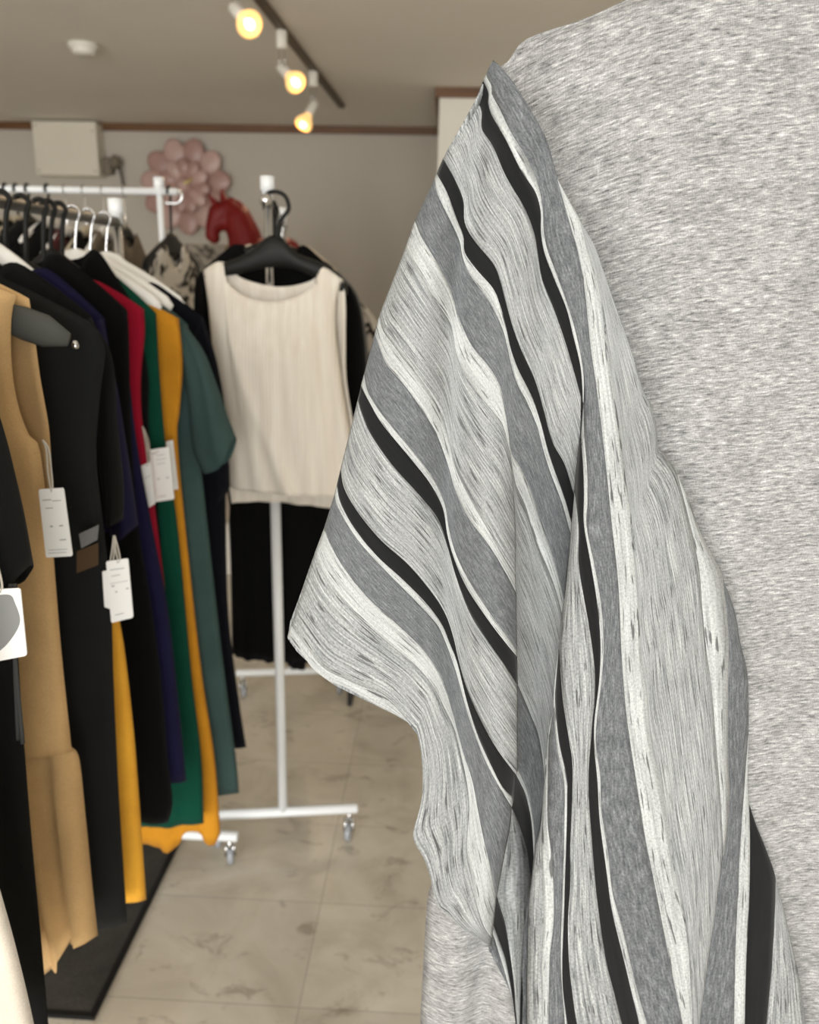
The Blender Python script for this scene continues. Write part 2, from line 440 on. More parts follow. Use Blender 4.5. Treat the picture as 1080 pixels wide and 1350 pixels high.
# ------------------------------------------------------------------ pink flower on the wall
fc = aty(245, 246, 6.13)
t = empty('flower_decoration', 'large pink petal flower decoration on the back wall', 'wall flower', (fc[0], 6.19, fc[2]))
def petal(r0, r1, w, ang, yoff, m, th=0.022):
    bm = bmesh.new(); n = 14; rows = []
    for i in range(n + 1):
        s = i / n; rr = r0 + (r1 - r0) * s
        hw = w * math.sin(PI * (0.02 + 0.96 * s ** 1.35)) ** 0.55 + 0.002
        row = []
        for k in range(12):
            a = 2 * PI * k / 12
            row.append(bm.verts.new((rr * math.cos(ang) - hw * math.cos(a) * math.sin(ang), yoff + th * math.sin(a) * math.sin(PI * (0.04 + 0.92 * s)) - 0.03 * s, rr * math.sin(ang) + hw * math.cos(a) * math.cos(ang))))
        rows.append(row)
    for i in range(n):
        for k in range(12): bm.faces.new((rows[i][k], rows[i][(k + 1) % 12], rows[i + 1][(k + 1) % 12], rows[i + 1][k]))
    bm.faces.new(rows[0][::-1]); bm.faces.new(rows[-1])
    return finish(bm, 'petal', m, t)
for k in range(11): petal(0.06, 0.325, 0.082, 2 * PI * (k + 0.28) / 11, -0.03, 'petal_pink' if k % 2 else 'petal_dark')
for k in range(11): petal(0.02, 0.185, 0.050, 2 * PI * (k + 0.8) / 11, -0.075, 'petal_dark' if k % 3 else 'petal_pink')
bm = bmesh.new(); lathe(bm, [(0, 0.0), (0.12, 0.0), (0.12, 0.03), (0, 0.035)], 18, Matrix.Translation((0, 0.01, 0)) @ Matrix.Rotation(PI / 2, 4, 'X'))
finish(bm, 'backing', 'petal_dark', t)
bm = bmesh.new(); lathe(bm, [(0, 0.055), (0.03, 0.048), (0.05, 0.02), (0.05, 0)], 18, Matrix.Translation((0, -0.09, 0)) @ Matrix.Rotation(PI / 2, 4, 'X'))
finish(bm, 'flower_center', 'petal_pink', t)
bm = bmesh.new(); tube(bm, [(-0.02, -0.13, -0.01), (0.02, -0.135, 0.015), (0.07, -0.13, 0.045)], [0.006, 0.010, 0.006], 8); finish(bm, 'glint', 'yellow', t)  # solid streak that stands in for a light reflection at the flower's centre

# ------------------------------------------------------------------ red horse on its plinth
HY = 4.2
t = empty('display_plinth', 'white display plinth under the red horse, hidden by racks', 'plinth', (-0.92, HY, 0))
bm = bmesh.new(); box(bm, -0.46, 0.32, -0.3, 0.3, 0.001, 1.16); finish(bm, 'body', 'shade_plaster', t, smooth=False, bevel=0.01)
bm = bmesh.new(); box(bm, -0.48, 0.34, -0.32, 0.32, 1.16, 1.19); finish(bm, 'top', 'shade_plaster', t, smooth=False, bevel=0.006)
hz0 = 1.191
nodes, edges, rad = [], [], []
def hn(px, py, r, par=None, dy=0, z=None):
    q = aty(px, py, HY); pt = (q[0], HY + dy, q[2] if z is None else z)
    nodes.append(pt); rad.append(r * 0.0040)
    if par is not None: edges.append((par, len(nodes) - 1))
    return len(nodes) - 1
mid = hn(352, 338, 21)
chest = hn(328, 342, 25, mid); rump = hn(376, 337, 22, mid)
n1 = hn(323, 314, 21, chest); n2 = hn(314, 290, 18, n1); poll = hn(303, 276, 13, n2); jaw = hn(298, 291, 12, poll, -0.01)
head = hn(288, 281, 12, poll, -0.01); hn(297, 290, 11, head); nose = hn(283, 297, 9.5, head, -0.02); edges.append((jaw, nose)); muz = hn(281, 310, 8.5, nose, -0.02); lip = hn(284, 314, 7.5, muz, -0.02)
for (px, side) in ((318, -1), (322, 1)):
    k = hn(px, 366, 11, chest, side * 0.065); k2 = hn(px - 2, 392, 7, k, side * 0.065)
    q = aty(px - 2, 392, HY); hn(px - 2, 392, 6, k2, side * 0.065, hz0 + 0.05); hn(px - 3, 392, 8, len(nodes) - 1, side * 0.065, hz0 + 0.028)
for (px, side) in ((376, -1), (380, 1)):
    k = hn(px, 366, 12, rump, side * 0.065); k2 = hn(px + 6, 392, 8, k, side * 0.065)
    hn(px + 3, 392, 6, k2, side * 0.065, hz0 + 0.05); hn(px + 1, 392, 8, len(nodes) - 1, side * 0.065, hz0 + 0.028)
bx, by = aty(366, 400, HY)[0], HY
hroot = empty('horse_figure', 'red horse figure with arched neck behind the black coats', 'horse figure', (bx, by, hz0))
bm = bmesh.new()
for a, b in edges:
    P, Q = Vector(nodes[a]) - Vector((bx, by, hz0)), Vector(nodes[b]) - Vector((bx, by, hz0))
    tube(bm, [P.lerp(Q, k / 6) for k in range(7)], [rad[a] + (rad[b] - rad[a]) * k / 6 for k in range(7)], 14)
for p, r in zip(nodes, rad):
    bmesh.ops.create_uvsphere(bm, u_segments=14, v_segments=8, radius=r, matrix=Matrix.Translation(Vector(p) - Vector((bx, by, hz0))))
ho = finish(bm, 'body', 'horse_red', hroot)
rm = ho.modifiers.new('Remesh', 'REMESH'); rm.mode = 'VOXEL'; rm.voxel_size = 0.007; rm.use_smooth_shade = True
sm = ho.modifiers.new('Smooth', 'SMOOTH'); sm.factor = 0.5; sm.iterations = 6
def hpt(px, py, dy=0):
    q = aty(px, py, HY); return (q[0] - bx, dy, q[2] - hz0)
for nm, pts, rr in (('ear', [hpt(297, 266, -0.02), hpt(295, 257, -0.022), hpt(294, 249, -0.02)], [0.022, 0.018, 0.003]),
                    ('ear', [hpt(287, 270, -0.03), hpt(281, 262, -0.04), hpt(278, 256, -0.04)], [0.020, 0.018, 0.003]),
                    ('tail', [hpt(394, 332), hpt(402, 345), hpt(404, 375), hpt(402, 398)], [0.03, 0.045, 0.04, 0.008]),
                    ('mane', [hpt(302, 262), hpt(317, 272), hpt(328, 290), hpt(334, 308)], [0.012, 0.022, 0.024, 0.014])):
    bm = bmesh.new(); tube(bm, catmull(pts, 10), [catmull([(r, 0) for r in rr], 10)[i][0] for i in range(10)], 10); finish(bm, nm, 'horse_red', hroot)

# patterned covered box beside the horse
q0, q1 = aty(250, 322, 4.41), aty(299, 322, 4.41)
t = empty('storage_box', 'grey floral patterned box beside the red horse', 'box', ((q0[0] + q1[0]) / 2, 4.41, 1.191))
w = (q1[0] - q0[0]) / 2
bm = bmesh.new(); box(bm, -w, w, -0.06, 0.06, 0, q0[2] - 1.191 - 0.05); finish(bm, 'body', 'print_grey', t, smooth=False, bevel=0.006)
bm = bmesh.new(); box(bm, -w - 0.005, w + 0.005, -0.065, 0.065, q0[2] - 1.191 - 0.05, q0[2] - 1.191); finish(bm, 'lid', 'print_grey', t, smooth=False, bevel=0.006)

# ------------------------------------------------------------------ racks
def castor(parent, x, y, yaw=0.0):
    bm = bmesh.new()
    tube(bm, [(x, y, 0.078), (x, y, 0.055)], 0.007, 10)
    c, s = math.cos(yaw), math.sin(yaw)
    for sg in (-1, 1):
        tube(bm, [(x + sg * 0.009 * c, y + sg * 0.009 * s, 0.058), (x + sg * 0.011 * c - 0.010 * -s, y + sg * 0.011 * s - 0.010 * c, 0.026)], 0.005, 8)
    o = finish(bm, 'castor', 'chrome', parent)
    bm = bmesh.new()
    lathe(bm, [(0, -0.008), (0.02, -0.008), (0.0245, -0.005), (0.0245, 0.005), (0.02, 0.008), (0, 0.008)], 20,
          Matrix.Translation((x + 0.012 * s, y - 0.012 * c, 0.0255)) @ Matrix.Rotation(yaw, 4, 'Z') @ Matrix.Rotation(PI / 2, 4, 'Y'))
    finish(bm, 'wheel', 'castor_grey', o)

def rack(label, a, b, z, top, over=(0.06, 0.06), foot=0.22, rail='steel_rod', loop=False, split=0.95, capt=True):
    """a, b: floor points of the two posts"""
    t = empty('clothes_rack', label, 'clothes rack', ((a[0] + b[0]) / 2, (a[1] + b[1]) / 2, 0))
    ox, oy = t.location.x, t.location.y
    d = Vector((b[0] - a[0], b[1] - a[1], 0)).normalized(); n = Vector((-d.y, d.x, 0))
    yaw = math.atan2(d.y, d.x) - PI / 2
    A, B = Vector((a[0] - ox, a[1] - oy, 0)), Vector((b[0] - ox, b[1] - oy, 0))
    for P in (A, B):
        bm = bmesh.new(); tube(bm, [P + Vector((0, 0, 0.09)), P + Vector((0, 0, split))], 0.0125, 16)
        po = finish(bm, 'post', 'white_paint', t)
        bm = bmesh.new(); tube(bm, [P + Vector((0, 0, split)), P + Vector((0, 0, top - 0.004))], 0.0095, 16)
        finish(bm, 'extension_tube', 'chrome' if not loop else 'white_paint', po)
        bm = bmesh.new(); lathe(bm, [(0.0095, -0.05), (0.0125, -0.048), (0.0125, -0.03), (0.016, -0.027), (0.016, 0), (0, 0.002)], 16, Matrix.Translation(P + Vector((0, 0, top))))
        finish(bm, 'post_cap', 'white_paint', po)
        bm = bmesh.new(); tube(bm, [P - n * foot + Vector((0, 0, 0.09)), P + n * foot + Vector((0, 0, 0.09))], 0.0135, 14)
        finish(bm, 'foot', 'white_paint', t, bevel=0.003)
        for sg in (-1, 1):
            c = P + n * (foot - 0.022) * sg; castor(t, c.x, c.y, yaw + 0.25 * sg)
    bm = bmesh.new(); tube(bm, [A - d * over[0] + Vector((0, 0, z)), B + d * over[1] + Vector((0, 0, z))], 0.0105, 16)
    finish(bm, 'rail', rail, t)
    for P, sg, ov in ((A, -1, over[0]), (B, 1, over[1])):
        e = P + d * sg * ov + Vector((0, 0, z))
        bm = bmesh.new()
        if loop:
            tube(bm, catmull([tuple(P + d * sg * 0.01 + Vector((0, 0, z + 0.006))), tuple(e + Vector((0, 0, z * 0 + 0.006))), tuple(e + d * sg * 0.014 + Vector((0, 0, -0.012))), tuple(e + Vector((0, 0, -0.032))), tuple(P + d * sg * 0.012 + Vector((0, 0, z - 0.032)))], 20), 0.0045, 10)
        else:
            lathe(bm, [(0, 0.012), (0.012, 0.008), (0.014, 0), (0.014, -0.008), (0, -0.009)], 14, Matrix.Translation(e) @ Vector((0, 0, 1)).rotation_difference(d * sg).to_matrix().to_4x4())
        finish(bm, 'rail_end', 'chrome', t)
    return t

ZA, XA = 1.576, -0.69
rack('long clothes rack at left full of dark and coloured dresses', (XA - 0.01, 1.775), (XA - 0.01, 0.30), ZA, 1.622, over=(-0.0 + 0.02, 0.03), foot=0.2, split=1.0)
ca, cb = (-0.405, 1.885), (-0.535, 2.70)
rack('narrow clothes rack with a cream top hanging at its front post', ca, cb, 1.627, 1.682, over=(0.075, 0.02), foot=0.2, split=1.0)
RBY = 2.6
rack('clothes rack set crosswise by the back wall with patterned blouse at its end', (-0.888, RBY), (-2.0, RBY), 1.715, 1.755, over=(0.055, 0.05), foot=0.2, rail='white_paint', loop=True, split=1.1)
rack('clothes rack holding up the grey striped dress', (0.40, 0.80), (0.38, 1.75), 1.80, 1.85, over=(0.16, 0.02), foot=0.2, split=1.1)

# ------------------------------------------------------------------ hangers and hanging clothes
def hanger(name, label, cx, cy, zrail, neck, half, drop, m, hookm='chrome', rz=0.0, thick=0.011, height=0.018, group=None, rr=0.013, wide=False):
    """neck: z of the middle of the shoulder piece"""
    t = empty(name, label, 'hanger', (cx, cy, neck), group, rz)
    bm = bmesh.new()
    pts = [(-half * s, 0, -drop * (abs(s) ** 1.25)) for s in [k / 10 for k in range(-10, 11)]]
    rs = [height * (1.0 - 0.35 * abs(k / 10)) * (1.25 if abs(k) < 2 else 1) * ((1.0, 1.25, 1.3, 1.05)[abs(k) - 7] if wide and abs(k) > 6 else 1) * (0.55 if abs(k) == 10 else 1) for k in range(-10, 11)]
    tube(bm, pts, rs, 12, True, thick / height)
    finish(bm, 'shoulder_piece', m, t)
    bm = bmesh.new(); top = zrail - neck; r0 = rr
    path = [(0, 0, height * 0.8), (0, 0, max(height + 0.004, (top - r0) * 0.45)), (0.006, 0, top - r0 * 1.4), (r0, 0, top)]
    path += [(r0 * math.cos(a), 0, top + r0 * math.sin(a) * 1.05) for a in [PI * k / 8 for k in range(1, 9)]]
    path += [(-r0 * 0.95, 0, top - 0.008)]
    tube(bm, catmull(path, 30), 0.0024 if hookm == 'chrome' else 0.0042, 8)
    finish(bm, 'hook', hookm, t)
    return t

def smooth01(t):
    t = max(0.0, min(1.0, t)); return t * t * (3 - 2 * t)

def garment(name, label, cat, cx, cy, R, m, L=None, neck_z=1.485, neck_w=0.075, neck_drop=0.05, hem=None, bulge=0.016, rip=0.005, nrip=5, ph=0.0,
            front=None, back=None, rz=0.0, group=None, sub=False, hem_rise=0.0, top=None, vexp=1.3, gap=0.0, nu=36, nv=44, backdrop=0.02):
    """R, L: side edges as (x, z) from shoulder tip to hem in the plane of the garment; L mirrors R when missing.
       front and back panels share the sides, neck and hem stay open"""
    if L is None: L = [(2 * cx - x, z) for x, z in R]
    zb = min(p[1] for p in R + L)
    t = empty(name, label, cat, (cx, cy, zb), group, rz)
    bm = bmesh.new()
    def panel(L, R, sgn, ndrop, hem):
        if top: T = [L[0]] + top + [R[0]]
        else:
            T = [L[0], ((L[0][0] + cx - neck_w) / 2, (L[0][1] + neck_z) / 2 + 0.004), (cx - neck_w, neck_z), (cx - neck_w * 0.6, neck_z - ndrop * 0.75), (cx, neck_z - ndrop), (cx + neck_w * 0.6, neck_z - ndrop * 0.75), (cx + neck_w, neck_z), ((R[0][0] + cx + neck_w) / 2, (R[0][1] + neck_z) / 2 + 0.004), R[0]]
        B = hem or [L[-1], ((L[-1][0] + R[-1][0]) / 2, (L[-1][1] + R[-1][1]) / 2 - hem_rise), R[-1]]
        gr = coons(L, R, T, B, nu, nv)
        vs = []
        for j, row in enumerate(gr):
            v = j / nv; th = bulge * (0.62 + 0.38 * min(1, v / 0.18)) * (1 + 0.25 * v)
            vr = []
            for i, (x, z) in enumerate(row):
                u = 2 * i / nu - 1
                yy = sgn * (th * max(0.0, 1 - u * u) ** 0.6 + gap * (1 - smooth01((v - 0.3) / 0.25)))
                wv = rip * (v ** vexp) * (math.sin(nrip * PI * u + ph + 0.7 * math.sin(3 * v + ph)) + 0.5 * math.sin(nrip * 1.9 * PI * u + 2 * ph)) * (0.35 + 0.65 * max(0.0, 1 - u ** 4))
                vr.append(bm.verts.new((x - cx, yy + wv, z - zb)))
            vs.append(vr)
        for j in range(nv):
            for i in range(nu): bm.faces.new((vs[j][i], vs[j][i + 1], vs[j + 1][i + 1], vs[j + 1][i]))
    fL, fR, fh = front if front else (L, R, None)
    bL, bR, bh = back if back else (L, R, None)
    panel(fL, fR, -1, neck_drop, fh or hem); panel(bL, bR, 1, backdrop, bh or hem)
    bmesh.ops.remove_doubles(bm, verts=bm.verts[:], dist=0.0006)
    o = finish(bm, 'body', m, t)
    o.modifiers.new('Solidify', 'SOLIDIFY').thickness = 0.0012
    return t

def sleeve(t, L, R, m, name='sleeve', bulge=0.022, dy=0.0, B=None, rip=0.003, T=None):
    """a flat hanging sleeve: outline edges from shoulder to cuff as (x, z)"""
    bm = bmesh.new(); nu, nv = 12, 22
    gr = coons(L, R, T or [L[0], R[0]], B or [L[-1], R[-1]], nu, nv)
    for sgn in (-1, 1):
        vs = []
        for j, row in enumerate(gr):
            vr = []
            for i, (x, z) in enumerate(row):
                u = 2 * i / nu - 1; v = j / nv
                vr.append(bm.verts.new((x - t.location.x, dy + sgn * bulge * (0.6 + 0.4 * v) * max(0, 1 - u * u) ** 0.55 + rip * math.sin(5 * u + 4 * v), z - t.location.z)))
            vs.append(vr)
        for j in range(nv):
            for i in range(nu): bm.faces.new((vs[j][i], vs[j][i + 1], vs[j + 1][i + 1], vs[j + 1][i]))
    bmesh.ops.remove_doubles(bm, verts=bm.verts[:], dist=0.0006)
    o = finish(bm, name, m, t); o.modifiers.new('Solidify', 'SOLIDIFY').thickness = 0.0012
    return o

def tr(y, *pts): return [xz(px, py, y) for px, py in pts]
GA = 'clothes on the long left rack'; HA = 'hangers on the long left rack'

def hung(kind, label, cat, y, edge, m, hm='plastic_black', hl=None, hookm='plastic_black', half=0.2, wh=(1.487, 0.15, 0.078), **kw):
    R = tr(y, *edge)
    kw['rip'] = kw.get('rip', 0.005) * 0.65
    tt = garment(kind, label, cat, XA, y, R, m, group=GA, **kw)
    white = hm == 'hanger_white'
    nz = kw.get('neck_z', 1.485)
    hanger('clothes_hanger', hl or ('black hanger holding the ' + label.split(',')[0]), XA, y, ZA, nz - 0.014 if not white else wh[0], min(half if not white else wh[1], R[0][0] - XA - 0.03), max(0.03, (nz - R[0][1]) * 0.85) if not white else wh[2], hm, hookm, group=HA, thick=0.008 if white else 0.0075, height=(0.024 if wh[1] > 0.1 else 0.015) if white else 0.012)
    return tt

# nearest: cream coat, only its lower front edge in view
y = 0.60
hung('coat', 'cream coat at the bottom left corner, nearest on the left rack', 'coat', y, [(-150, 385), (-135, 600), (-60, 960), (2, 1175), (24, 1255), (46, 1350), (70, 1480)], 'cream', hl='black hanger inside the cream coat', rip=0.008, neck_z=1.50)
y = 0.76
t = hung('jacket', 'black jacket with short wide sleeve and cords, cut by the left edge', 'jacket', y, [(-62, 390), (-50, 480), (-12, 640), (18, 800), (30, 950), (42, 1100), (56, 1250), (66, 1370)], 'black', hl='black hanger inside the cropped black jacket', rip=0.006, nrip=3)
sleeve(t, tr(y, (-40, 430), (-25, 560), (-12, 680), (4, 772)), tr(y, (-58, 392), (4, 520), (34, 640), (51, 738)), 'black', dy=-0.02, B=tr(y, (4, 772), (30, 768), (51, 738)))
for k, (x0, x1, ye) in enumerate(((14, 30, 980), (20, 24, 975))):
    pts = [xz(x0, 770, y - 0.05), xz((x0 + x1) / 2 - 2, 870, y - 0.05), xz(x1, ye, y - 0.05)]
    bm = bmesh.new(); tube(bm, catmull([(p[0] - XA, -0.05, p[1] - t.location.z) for p in pts], 12), 0.0022, 8); finish(bm, 'drawcord', 'cord', t)

y = 0.93
te = [(31, 394), (38, 440), (46, 500), (57, 562), (61, 610), (68, 700), (80, 850), (95, 990)]
R = tr(y, *te)
fR = tr(y, (30, 389), (23, 415), (23, 475), (31, 530), (45, 570), (60, 592), (68, 700), (80, 850), (95, 990))
mir = lambda e: [(2 * XA - x, z) for x, z in e]
t = garment('dress', 'tan sleeveless dress with gathered bottom tier', 'dress', XA, y, R, 'tan', group=GA, front=(mir(fR), fR, None), rip=0.006, nrip=4, neck_z=1.49, bulge=0.026, gap=0.013)
tz = t.location.z
R2 = tr(y, (95, 985), (104, 1003), (112, 1080), (120, 1160), (129, 1233))
t2 = garment('tier_tmp', '', '', XA, y, R2, 'tan', L=mir(R2), rip=0.017, nrip=10, ph=1.0, vexp=0.2, hem=[(2 * XA - R2[-1][0], R2[-1][1])] + tr(y, (20, 1250), (56, 1254), (68, 1268), (85, 1264), (92, 1240)) + [R2[-1]], top=[(XA - 0.1, R2[0][1]), (XA, R2[0][1]), (XA + 0.1, R2[0][1])], bulge=0.030, hem_rise=0.02)
o = [c for c in t2.children][0]; o.name = 'tier'; o.parent = t; o.location = (0, 0, t2.location.z - tz); bpy.data.objects.remove(t2)
hanger('clothes_hanger', 'thick grey hanger end sticking out of the tan dress', XA, y + 0.004, ZA, 1.468, 0.256, 0.070, 'plastic_grey', 'chrome', group=HA, thick=0.010, height=0.021, wide=True)

y = 1.02
t = hung('dress', 'long black sleeveless dress behind the tan dress', 'dress', y, [(118, 424), (139, 456), (132, 520), (127, 600), (136, 690), (146, 780), (150, 900), (157, 1050), (168, 1216)], 'charcoal', hl='black hanger inside the long black dress', rip=0.007, nrip=4, hem_rise=0.025)
dz = t.location.z
def patch(t, y, quad, m, name, dy):
    bm = bmesh.new(); pts = [(xz(a, b, y)) for a, b in quad]
    f = [bm.verts.new((p[0] - t.location.x, dy, p[1] - t.location.z)) for p in pts]; k = [bm.verts.new((p[0] - t.location.x, dy + 0.0015, p[1] - t.location.z)) for p in pts]
    bm.faces.new(f); bm.faces.new(k[::-1])
    for i in range(4): bm.faces.new((f[i], k[i], k[(i + 1) % 4], f[(i + 1) % 4]))
    return finish(bm, name, m, t, smooth=False)
patch(t, y - 0.04, [(104, 704), (130, 692), (128, 712), (107, 723)], 'smoke', 'care_label', -0.04)
patch(t, y - 0.04, [(101, 727), (129, 716), (129, 745), (101, 756)], 'brown', 'waist_patch', -0.04)
bm = bmesh.new(); q = xz(99.5, 456, y - 0.03); lathe(bm, [(0, -0.004), (0.004, -0.003), (0.005, 0), (0.003, 0.006), (0, 0.007)], 10, Matrix.Translation((q[0] - XA, -0.03, q[1] - dz))); finish(bm, 'zip_pull', 'chrome', t)

y = 1.10
hung('trousers', 'bright mustard trousers hanging between the black dresses', 'trousers', y, [(60, 480), (100, 640), (140, 760), (160, 830), (175, 950), (184, 1060), (193, 1186)], 'amber', hl='black hanger holding the bright mustard trousers', rip=0.006, nrip=4, neck_z=1.46, half=0.12)
y = 1.17
t = hung('cardigan', 'black long cardigan sleeve behind the black sleeveless dress', 'cardigan', y, [(122, 418), (132, 480), (136, 600), (138, 700), (142, 800), (150, 900)], 'black', hl='black hanger inside the black cardigan', rip=0.004, nrip=3)
sleeve(t, tr(y, (110, 440), (128, 560), (140, 640), (146, 690)), tr(y, (124, 418), (152, 470), (158, 560), (164, 640), (163, 684)), 'black', dy=-0.01)
y = 1.235
t = hung('blouse', 'deep navy blue blouse with hanging sleeve', 'blouse', y, [(138, 420), (146, 480), (150, 560), (155, 640), (160, 700)], 'royal', hm='hanger_white', hl='white hanger shoulder near the left edge, above the tan dress', hookm='chrome', rip=0.005, nrip=4, wh=(1.508, 0.078, 0.05), neck_w=0.085, neck_z=1.478, neck_drop=0.03)
sleeve(t, tr(y, (120, 440), (138, 560), (146, 640), (150, 702)), tr(y, (139, 420), (157, 500), (170, 590), (184, 690)), 'royal', dy=-0.012, B=tr(y, (150, 702), (168, 704), (184, 690)))
y = 1.30
hung('dress', 'black dress with ragged hem, in front of the red one', 'dress', y, [(168, 409), (170, 440), (171, 480), (173, 560), (182, 690), (200, 800), (213, 900), (221, 1000), (228, 1056), (222, 1084)], 'jet', hl='black hanger inside the black dress before the red one', rip=0.006, nrip=6, hem_rise=-0.01, neck_z=1.50)
y = 1.36
hung('dress', 'dark blue dress with narrow edge beside the red one', 'dress', y, [(152, 410), (168, 480), (180, 580), (200, 690), (221, 800), (235, 920), (246, 1030)], 'royal', hl='black hanger inside the dark blue dress', rip=0.006, nrip=4, neck_z=1.455)
y = 1.42
hung('dress', 'crimson red dress with bare shoulder edge', 'dress', y, [(190, 408), (191, 440), (186, 500), (188, 560), (200, 640), (213, 740), (219, 800), (222, 880)], 'red', hl='black hanger inside the crimson dress', rip=0.006, nrip=4, ph=1, neck_z=1.462)
y = 1.45
hung('dress', 'black dress shoulder between the red and green dresses', 'dress', y, [(176, 402), (186, 440), (196, 500), (196, 560), (205, 640), (214, 740), (220, 900)], 'jet', hl='black hanger inside the black dress after the red one', rip=0.004, nrip=4, neck_z=1.512, bulge=0.014)
y = 1.49
hung('dress', 'dark green dress between the red and mustard ones', 'dress', y, [(206, 413), (211, 500), (219, 590), (235, 700), (253, 890), (266, 1000), (269, 1085)], 'green', hl='black hanger inside the dark green dress', rip=0.007, nrip=5, ph=2, hem_rise=0.008, neck_z=1.476)
y = 1.545
hung('dress', 'golden mustard dress with its hem below the green one', 'dress', y, [(236, 420), (241, 480), (237, 540), (234, 580), (245, 700), (265, 880), (283, 1000), (291, 1098)], 'mustard', hm='hanger_white', hl='white hanger, left one of the three at the rack end', hookm='chrome', rip=0.007, nrip=6, ph=0.5, hem=[(2 * XA - xz(291, 1098, y)[0], xz(291, 1098, y)[1])] + tr(y, (203, 1108), (220, 1116), (238, 1109), (246, 1092), (262, 1090), (272, 1108), (284, 1111)) + [xz(291, 1098, y)], neck_w=0.09, neck_drop=0.02, neck_z=1.43)
y = 1.61
t = hung('dress', 'teal green dress with wide flared short sleeve', 'dress', y, [(248, 428), (254, 500), (259, 560), (266, 620), (280, 750), (295, 880), (311, 1000), (315, 1046)], 'teal', hm='hanger_white', hl='white hanger, middle one of the three at the rack end', hookm='chrome', rip=0.006, nrip=4, ph=2, neck_w=0.09, neck_drop=0.02, neck_z=1.445)
sleeve(t, tr(y, (236, 445), (250, 520), (258, 590), (272, 622)), tr(y, (247, 426), (272, 462), (287, 502), (302, 545), (313, 574)), 'teal', dy=-0.015, bulge=0.035, B=tr(y, (272, 622), (299, 609), (313, 574)))
y = 1.685
t = hung('coat', 'dark navy coat at the far end of the left rack', 'coat', y, [(268, 419), (284, 470), (292, 540), (297, 620), (301, 800), (315, 920), (325, 985)], 'ink', hm='hanger_white', hl='white hanger, right one of the three at the rack end', hookm='chrome', rip=0.006, nrip=5, ph=3, neck_w=0.09, neck_drop=0.02, neck_z=1.458)
sleeve(t, tr(y, (258, 440), (262, 540), (266, 640), (270, 700)), tr(y, (269, 419), (288, 480), (300, 560), (304, 640)), 'ink', dy=-0.005, bulge=0.02)

# ------------------------------------------------------------------ price tags
def price_tag(label, y, quad, string, lines, m='card', grey=None):
    """quad: top left, top right, bottom right, bottom left in the photo"""
    P = [aty(a, b, y) for a, b in quad]
    cx = sum(p[0] for p in P) / 4; cz = min(p[2] for p in P)
    t = empty('price_tag', label, 'price tag', (cx, y, cz), 'white price tags on the clothes')
    Q = [Vector((p[0] - cx, 0, p[2] - cz)) for p in P]
    bl = lambda u, v: (Q[0] * (1 - u) + Q[1] * u) * (1 - v) + (Q[3] * (1 - u) + Q[2] * u) * v
    r = 0.07; bm = bmesh.new(); ring = []
    for (cu, cv, a0) in ((r, r * 0.5, PI), (1 - r, r * 0.5, 1.5 * PI), (1 - r, 1 - r * 0.5, 0), (r, 1 - r * 0.5, 0.5 * PI)):
        for k in range(5):
            a = a0 + k / 4 * PI / 2; ring.append((cu + r * math.cos(a), cv + r * 0.5 * math.sin(a)))
    f = [bm.verts.new(bl(u, v) + Vector((0, -0.0008, 0))) for u, v in ring]; b = [bm.verts.new(bl(u, v) + Vector((0, 0.0008, 0))) for u, v in ring]
    bm.faces.new(f); bm.faces.new(b[::-1])
    for i in range(len(f)): bm.faces.new((f[i], b[i], b[(i + 1) % len(f)], f[(i + 1) % len(f)]))
    card = finish(bm, 'card', m, t, smooth=False)
    if lines:
        bm = bmesh.new()
        for (u0, u1, v, h) in lines:
            for a in [[bl(u0, v), bl(u1, v), bl(u1, v + h), bl(u0, v + h)]]:
                vv = [bm.verts.new(p + Vector((0, -0.0011, 0))) for p in a]; bm.faces.new(vv)
        finish(bm, 'print', 'ink_grey', card, smooth=False)
    if grey:
        bm = bmesh.new(); vv = [bm.verts.new(bl(u, v) + Vector((0, -0.0011, 0))) for u, v in catmull(grey, 40)]; bm.faces.new(vv)
        finish(bm, 'picture', 'ink_dark', card, smooth=False)
    if string:
        bm = bmesh.new(); h = bl(0.5, 0.05)
        for k, s in enumerate((0, 0.004)):
            pts = [aty(a, b, y) for a, b in string]
            pts = [(p[0] - cx + s * math.sin(PI * i / (len(pts))), 0, p[2] - cz) for i, p in enumerate(pts)] + [tuple(h)]
            tube(bm, catmull(pts, 14), 0.0011, 6)
        finish(bm, 'string', 'string', t)
    return t
ln = [(0.12, 0.46, 0.15, 0.015), (0.5, 0.85, 0.17, 0.012), (0.2, 0.5, 0.27, 0.012), (0.3, 0.4, 0.53, 0.025), (0.65, 0.8, 0.53, 0.02), (0.6, 0.85, 0.74, 0.015), (0.12, 0.86, 0.885, 0.008), (0.12, 0.8, 0.93, 0.008)]
price_tag('white price tag on a string hanging from the tan dress', 0.898, [(51, 645), (84, 643), (96, 733), (61, 735)], [(56, 580), (61, 592), (63, 620), (66, 640)], ln)
price_tag('white price tag cut by the left edge, with grey oval picture', 0.70, [(-26, 778), (27, 775), (36, 864), (-16, 874)], [(-20, 690), (-12, 730), (-2, 770)], None, grey=[(0.0, 0.1), (0.7, 0.08), (0.85, 0.22), (0.93, 0.45), (0.8, 0.62), (0.5, 0.8), (0.2, 0.88), (0, 0.8)])
price_tag('white price tag hanging low over the mustard trousers', 0.996, [(140, 740), (169, 736), (176, 814), (147, 821)], [(151, 706), (152, 722), (155, 738)], [(0.15, 0.8, 0.14, 0.012), (0.2, 0.6, 0.24, 0.012), (0.1, 0.9, 0.36, 0.008), (0.15, 0.3, 0.40, 0.02), (0.8, 0.92, 0.48, 0.02), (0.3, 0.4, 0.5, 0.02), (0.2, 0.6, 0.88, 0.012)])
